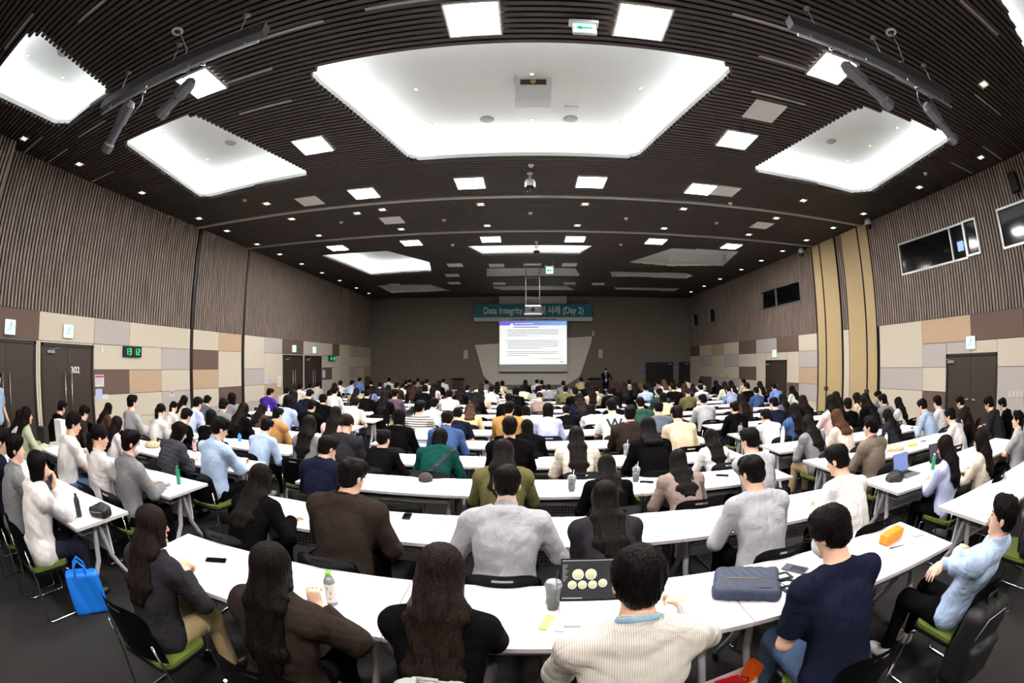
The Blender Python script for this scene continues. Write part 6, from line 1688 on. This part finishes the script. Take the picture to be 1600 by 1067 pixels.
g = thing('pencil_case', 'bright orange pencil case at the right end of the front table', 'pencil case', (2.58, 2.15, TZ), R(12))
OR_ = mat('orange leather', (255, 140, 20), 0.5)
blob('case_body', lambda P: rbox(P, (0, 0, 0.042), (0.125, 0.052, 0.042), 0.018) + folds(P, 2, 0.001, 20), (-0.16, -0.09, -0.01), (0.16, 0.09, 0.11), OR_, (0, 0, 0), 0, 0.004, g)
bm = NB(); tube(bm, [(-0.11, 0, 0.0855), (0.11, 0, 0.0855)], 0.003, 6); obj('zip', bm, g, mat('orange zip', (235, 170, 90), 0.5))
def sheet(x, y, w, d, rz, m, label, n=1, name='paper_sheet', cat='paper'):
    bm = NB(); box(bm, -w / 2, -d / 2, 0, w / 2, d / 2, 0.0015 * n)
    o = obj(name, bm, None, m); o.location = (x, y, TZ); o.rotation_euler = (0, 0, rz); return tag(o, label, cat)
SHEET = mat('paper white', (240, 240, 238), 0.7)
sheet(0.42, 1.98, 0.30, 0.21, R(-3), SHEET, 'white notebook in front of the petri dish laptop', 5, 'notebook', 'notebook')
sheet(-1.93, 2.03, 0.21, 0.29, R(-20), SHEET, 'loose papers under a phone, left end of the front table', 2)
sheet(-3.62, 3.22, 0.24, 0.17, R(15), mat('pale blue notebook', (190, 202, 222), 0.6), 'pale blue notebook beside the slim green bottle', 6, 'notebook', 'notebook')
o = sheet(2.84, 2.07, 0.10, 0.07, R(-15), mat('lilac sticky notes', (196, 176, 200), 0.6), 'small lilac note pad right of the orange pencil case', 6, 'note_pad', 'note pad')
sheet(1.20, 4.50, 0.15, 0.2, R(5), SHEET, 'white leaflet beside the iced coffee, third row', 2)
sheet(2.20, 9.42, 0.25, 0.3, R(5), SHEET, 'loose papers before the beige shirt', 3)
sheet(2.62, 9.42, 0.4, 0.3, R(-8), SHEET, 'pile of papers at the right end of the seventh centre row', 8)
sheet(-3.6, 7.1, 0.2, 0.28, R(4), SHEET, 'loose papers before the grey sweater, left block', 2)
sheet(4.15, 8.3, 0.3, 0.22, R(6), mat('yellow paper', (236, 226, 170), 0.7), 'yellowish papers in the right block, sixth row', 2)
sheet(5.75, 5.9 - 1.3, 0.2, 0.28, R(-20), SHEET, 'white papers beside the beige fabric bag', 2)
for x, y, m, l in ((0.10, 1.965, mat('green snack wrapper', (170, 215, 110), 0.4), 'green snack sachet below the iced coffee'), (0.165, 1.945, mat('blue snack wrapper', (170, 210, 228), 0.4), 'pale blue snack sachet below the iced coffee')):
    bm = NB(); vs = box(bm, -0.022, -0.07, 0, 0.022, 0.07, 0.008); bevel(bm, 0.003, 1); o = obj('snack_sachet', bm, None, m); o.location = (x, y, TZ); o.rotation_euler = (0, 0, R(-18 if x < 0.15 else -8)); tag(o, l, 'snack')
g = thing('calculator', 'dark calculator beside the navy bag', 'calculator', (1.66, 2.18, TZ), R(35))
bm = NB(); box(bm, -0.045, -0.085, 0, 0.045, 0.085, 0.012); bevel(bm, 0.003, 1); cb = obj('calculator_case', bm, g, mat('slate plastic', (60, 70, 84), 0.4))
bm = NB(); [box(bm, -0.035 + c * 0.018, -0.075 + r_ * 0.018, 0.012, -0.022 + c * 0.018, -0.063 + r_ * 0.018, 0.0145) for c in range(4) for r_ in range(6)]; obj('keypad', bm, g, M_BLACK)
bm = NB(); tube(bm, [(2.46, 2.04, TZ + 0.005), (2.60, 2.01, TZ + 0.005)], [0.005, 0.003], 8); tag(obj('pen', bm, None, M_BLACK), 'black pen before the orange pencil case', 'pen')
bm = NB(); tube(bm, [(1.52, 1.93, TZ + 0.004), (1.60, 2.00, TZ + 0.004), (1.66, 1.94, TZ + 0.004), (1.58, 1.88, TZ + 0.004), (1.50, 1.96, TZ + 0.004), (1.44, 2.02, TZ + 0.03)], 0.0025, 6); tag(obj('earphone_cable', bm, None, M_BLACK), 'thin black cable between the navy bag and the navy t-shirt', 'cable')
g = thing('black_pouch', 'black pouch on the left block table by the tumbler', 'bag', (-3.40, 2.10, TZ), R(20))
blob('pouch_body', lambda P: smin(rbox(P, (0, 0, 0.045), (0.10, 0.075, 0.045), 0.03), ell(P, (0.02, 0.02, 0.085), (0.06, 0.05, 0.04)), 0.03) + folds(P, 8, 0.004, 26), (-0.15, -0.12, -0.01), (0.15, 0.12, 0.15), BLKN, (0, 0, 0), 0, 0.006, g)
bm = NB(); tube(bm, [(-0.07, -0.074, 0.05), (-0.02, -0.079, 0.055), (0.06, -0.074, 0.06)], 0.0025, 6); obj('zip', bm, g, M_SILVER)
bm = NB(); lathe(bm, [(0, 0.024), (0.015, 0.022), (0.026, 0.010), (0.028, 0.0), (0, 0.0)], n=16, M=Matrix.Translation((-4.15, 1.93, TZ)) @ Matrix.Diagonal((1, 1.5, 1, 1))); tag(obj('computer_mouse', bm, None, M_BLACKP), 'black computer mouse beside the left dark laptop', 'mouse')
g = thing('black_scarf', 'heap of black fabric beside the right block laptop', 'clothing', (3.88, 3.36, TZ), R(10))
blob('folded_cloth', lambda P: ell(P, (0, 0, 0.035), (0.14, 0.11, 0.065)) + folds(P, 21, 0.012, 24), (-0.19, -0.16, 0.0), (0.19, 0.16, 0.13), BLKN, (0, 0, 0), 0, 0.006, g)
g = thing('fabric_bag', 'beige fabric bag with a strap on the third right row table', 'bag', (5.10, 4.52, TZ), R(-25))
blob('bag_body', lambda P: rbox(P, (0, 0, 0.03), (0.15, 0.10, 0.03), 0.025) + folds(P, 31, 0.006, 24), (-0.2, -0.15, -0.01), (0.2, 0.15, 0.1), mat('beige canvas', (206, 188, 160), 0.8), (0, 0, 0), 0, 0.007, g)
bm = NB(); tube(bm, [(-0.13, 0.03, 0.05), (-0.2, 0.05, 0.08), (-0.22, -0.03, 0.05), (-0.17, -0.12, 0.02), (-0.12, -0.20, -0.1), (-0.06, -0.21, -0.12), (-0.02, -0.17, 0.02)], 0.009, 8); obj('strap', bm, g, mat('pink beige strap', (214, 184, 168), 0.7))
g = thing('pencil_pouch', 'lime yellow pouch beside the beige fabric bag', 'pencil case', (5.56, 4.50, TZ), R(-12)); bm = NB(); prism(bm, rrect(-0.11, -0.035, 0.11, 0.035, 0.02), 0, 0.035); bevel(bm, 0.008, 2); obj('pouch_body', bm, g, mat('lime yellow', (214, 226, 120), 0.6)); bm = NB(); tube(bm, [(-0.09, 0, 0.036), (0.09, 0, 0.036)], 0.002, 6); obj('zip', bm, g, M_BLACK)
g = thing('eyeglasses', 'dark folded glasses near the yellow pouch', 'glasses', (5.95, 4.56, TZ))
bm = NB(); tube(bm, [(-0.07, 0, 0.015), (-0.02, 0.01, 0.02), (0.02, 0.01, 0.02), (0.07, 0, 0.015)], 0.006, 6); obj('front_rim', bm, g, M_BLACK); bm = NB(); tube(bm, [(-0.07, 0, 0.015), (0.05, -0.03, 0.01)], 0.003, 6); obj('temple', bm, g, M_BLACK)
g = thing('white_handbag', 'white shoulder bag with tall handle standing on a right block table', 'bag', (6.17, 6.5 - 0.55 + 0.85, TZ), R(10))
WL = mat('white leather', (232, 226, 228), 0.45)
blob('bag_body', lambda P: rbox(P, (0, 0, 0.085), (0.13 - 0.0, 0.06, 0.085), 0.04), (-0.17, -0.1, -0.01), (0.17, 0.1, 0.2), WL, (0, 0, 0), 0, 0.009, g)
bm = NB(); tube(bm, [(-0.09, 0, 0.16), (-0.09, 0, 0.26), (-0.05, 0, 0.35), (0.0, 0, 0.375), (0.05, 0, 0.35), (0.09, 0, 0.26), (0.09, 0, 0.16)], 0.009, 8); obj('handle', bm, g, WL)
g = thing('cloth_purse', 'patterned green and cream purse on the third left row table', 'bag', (-5.40, 4.62, TZ), R(10))
blob('purse_body', lambda P: ell(P, (0, 0, 0.035), (0.16, 0.11, 0.045)) + folds(P, 41, 0.008, 26), (-0.2, -0.15, 0), (0.2, 0.15, 0.1), cloth('purse pattern', (196, 180, 140), 'floral'), (0, 0, 0), 0, 0.008, g)
g = thing('shopping_bag', 'black paper shopping bag at the left end of the second left row', 'bag', (-6.78, 3.16, TZ), R(8))
bm = NB(); box(bm, -0.13, -0.05, 0, 0.13, 0.05, 0.26); bevel(bm, 0.004, 1); obj('bag_body', bm, g, BLKN)
bm = NB(); tube(bm, [(-0.05, -0.05, 0.24), (-0.05, -0.055, 0.32), (0.05, -0.055, 0.32), (0.05, -0.05, 0.24)], 0.003, 6); obj('handle', bm, g, M_BLACK)
bm = NB(); box(bm, -0.11, -0.06, 0, 0.11, 0.06, 0.38); bevel(bm, 0.004, 1); o = obj('document_box', bm, None, SHEET); o.location = (-6.52, 3.42, TZ); o.rotation_euler = (0, 0, R(6)); tag(o, 'tall white box standing behind the black shopping bag', 'box')
g = thing('pouch', 'small dark cap lying on the third row table left of centre', 'cap', (-1.12, 4.74, TZ))
blob('cap_body', lambda P: smax(ell(P, (0, 0, 0.02), (0.08, 0.09, 0.075)), 0.0 - P[:, 2], 0.004), (-0.12, -0.12, -0.01), (0.12, 0.14, 0.11), mat('brown felt', (50, 42, 40), 0.8), (0, 0, 0), 0, 0.007, g); g.name = 'cap'
bm = NB(); prism(bm, [(-0.06, 0.05), (0.06, 0.05), (0.05, 0.13), (0, 0.145), (-0.05, 0.13)], 0.0, 0.006); obj('brim', bm, g, MATS['brown felt'])
# phone held by the white-jacketed person
o, P = ppl[600728]
w = Vector(P.wr) * o.scale[0]
g = thing('smartphone', 'black smartphone held up by the person in the white jacket', 'phone', Vector(o.location) + Matrix.Rotation(o.rotation_euler.z, 3, 'Z') @ (w + Vector((-0.03, 0.03, 0.09))), o.rotation_euler.z)
g.rotation_euler = (R(75), 0, o.rotation_euler.z + 0.3)
bm = NB(); prism(bm, rrect(-0.036, -0.076, 0.036, 0.076, 0.012, 4), 0, 0.009); obj('phone_case', bm, g, M_BLACK); bm = NB(); prism(bm, rrect(-0.033, -0.073, 0.033, 0.073, 0.01, 4), 0.0091, 0.0098); obj('phone_screen', bm, g, M_SCREENB)
# bags on the floor and on chairs
g = thing('tote_bag', 'bright blue tote bag standing on the floor at lower left', 'bag', (-3.36, 1.66, 0.0), R(58))
BT = mat('blue nonwoven', (12, 120, 228), 0.55, bump=0.2, bscale=250)
blob('bag_body', lambda P: rbox(P, (0, 0, 0.19), (0.17 + 0.0, 0.05, 0.19), 0.03) + folds(P, 51, 0.007, 14), (-0.22, -0.1, -0.01), (0.22, 0.1, 0.42), BT, (0, 0, 0), 0, 0.008, g)
for s in (-1, 1):
    bm = NB(); tube(bm, [(-0.06, s * 0.045, 0.34), (-0.05, s * 0.05, 0.44), (0.0, s * 0.04, 0.49), (0.05, s * 0.05, 0.44), (0.06, s * 0.045, 0.34)], 0.011, 8); obj('handle', bm, g, BT)
g = thing('paper_bag', 'white paper bag with red and orange packages on the floor by the front table', 'bag', (1.06, 1.69, 0.0), R(12))
bm = NB(); box(bm, -0.15, -0.075, 0, 0.15, 0.075, 0.36); bm.faces.ensure_lookup_table()
top = [f for f in bm.faces if f.normal.z > 0.9 or min(v.co.z for v in f.verts) > 0.3]; bmesh.ops.delete(bm, geom=top, context='FACES'); bmesh.ops.solidify(bm, geom=bm.faces[:], thickness=0.003); obj('bag_body', bm, g, mat('white paper bag', (224, 220, 220), 0.6))
for s in (-1, 1):
    bm = NB(); tube(bm, [(-0.06, s * 0.075, 0.33), (-0.06, s * 0.08, 0.42), (0.0, s * 0.08, 0.46), (0.06, s * 0.08, 0.42), (0.06, s * 0.075, 0.33)], 0.004, 6); obj('handle', bm, g, M_BLACK)
def pack(x, y, z, w, d, h, m, label, rot):
    bm = NB(); box(bm, -w / 2, -d / 2, 0, w / 2, d / 2, h); bevel(bm, 0.012, 2); o = obj('package', bm, None, m); o.location = (x, y, z); o.rotation_euler = rot; return tag(o, label, 'package')
pack(1.03, 1.69, 0.06, 0.16, 0.08, 0.30, mat('red foil', (196, 20, 36), 0.2), 'shiny red package in the white paper bag', (0, R(8), R(12)))
pack(1.145, 1.71, 0.10, 0.05, 0.10, 0.34, mat('orange card', (250, 100, 20), 0.4), 'orange package in the white paper bag', (0, R(14), R(12)))
def backpack(loc, rz, m, label, sc=1.0, seed=3):
    g = thing('backpack', label, 'bag', loc, rz)
    g.scale = (sc, sc, sc)
    blob('pack_body', lambda P: smin(rbox(P, (0, 0, 0.22), (0.15, 0.075, 0.21), 0.06), rbox(P, (0, -0.08, 0.14), (0.12, 0.04, 0.11), 0.03), 0.02) + folds(P, seed, 0.006, 20), (-0.21, -0.16, -0.01), (0.21, 0.12, 0.48), m, (0, 0, 0), 0, 0.008, g)
    bm = NB(); tube(bm, [(-0.04, 0.0, 0.42), (-0.035, 0, 0.47), (0.035, 0, 0.47), (0.04, 0, 0.42)], 0.009, 8); obj('grab_handle', bm, g, m)
    bm = NB(); tube(bm, [(-0.13, -0.075, 0.30), (-0.08, -0.085, 0.39), (0.08, -0.085, 0.39), (0.13, -0.075, 0.30)], 0.003, 6); obj('zip', bm, g, M_GREY)
    for s in (-1, 1):
        bm = NB(); tube(bm, [(s * 0.07, 0.07, 0.40), (s * 0.10, 0.10, 0.30), (s * 0.11, 0.09, 0.15), (s * 0.11, 0.06, 0.05)], 0.014, 8); obj('shoulder_strap', bm, g, m)
    return g
backpack((-0.33, 1.20, 0.52), R(0), mat('grey green nylon', (150, 158, 148), 0.6, bump=0.3, bscale=200), 'pale grey-green backpack hanging behind the wavy-haired person', 0.95)
backpack((2.50, 0.98, 0.18), R(-6), BLKN, 'large black backpack hanging on the chair of the leaning person', 1.25, 9)
backpack((3.92, 1.30, 0.45), R(5), mat('dark navy nylon', (20, 24, 36), 0.6), 'dark navy backpack on a chair at the right edge', 1.1, 12)
g = thing('jacket', 'dark jacket with white lining draped over the chair in the lower right', 'clothing', (1.50, 1.10, 0.45), 0)
blob('draped_cloth', lambda P: rbox(P, (0, 0.02, 0.0), (0.20, 0.035, 0.16), 0.03) + folds(P, 61, 0.012, 18), (-0.27, -0.07, -0.22), (0.27, 0.11, 0.22), mat('dark navy cotton', (22, 24, 34), 0.8), (0, 0, 0), 0, 0.009, g)
blob('lining', lambda P: ell(P, (-0.17, 0.03, -0.1), (0.09, 0.03, 0.13)) + folds(P, 62, 0.006, 22), (-0.29, -0.05, -0.26), (-0.02, 0.12, 0.08), LABW, (0, 0, 0), 0, 0.009, g)

# pale blue collar band of the pinstriped shirt
o, P = ppl[9970908]
def bandf(Q):
    nk = P.hc + P.H @ np.array([0, -0.018, -0.055]); un = (nk - P.nb) / np.linalg.norm(nk - P.nb); h = (Q - _v(P.nb)) @ _v(un)
    r = np.abs(rc(Q, P.nb - un * 0.06, nk + un * 0.05, 0.0715, 0.0685)) - 0.0065
    return smax(r, np.abs(h - 0.022 + (Q - _v(P.nb))[:, 1] * 0.35) - 0.012, 0.002)
oslot(obj('collar_band', mesh_sdf(bandf, P.nb - 0.14, P.nb + 0.14, 0.005, 'collar_band'), o), cloth('collar blue', (150, 186, 210)))
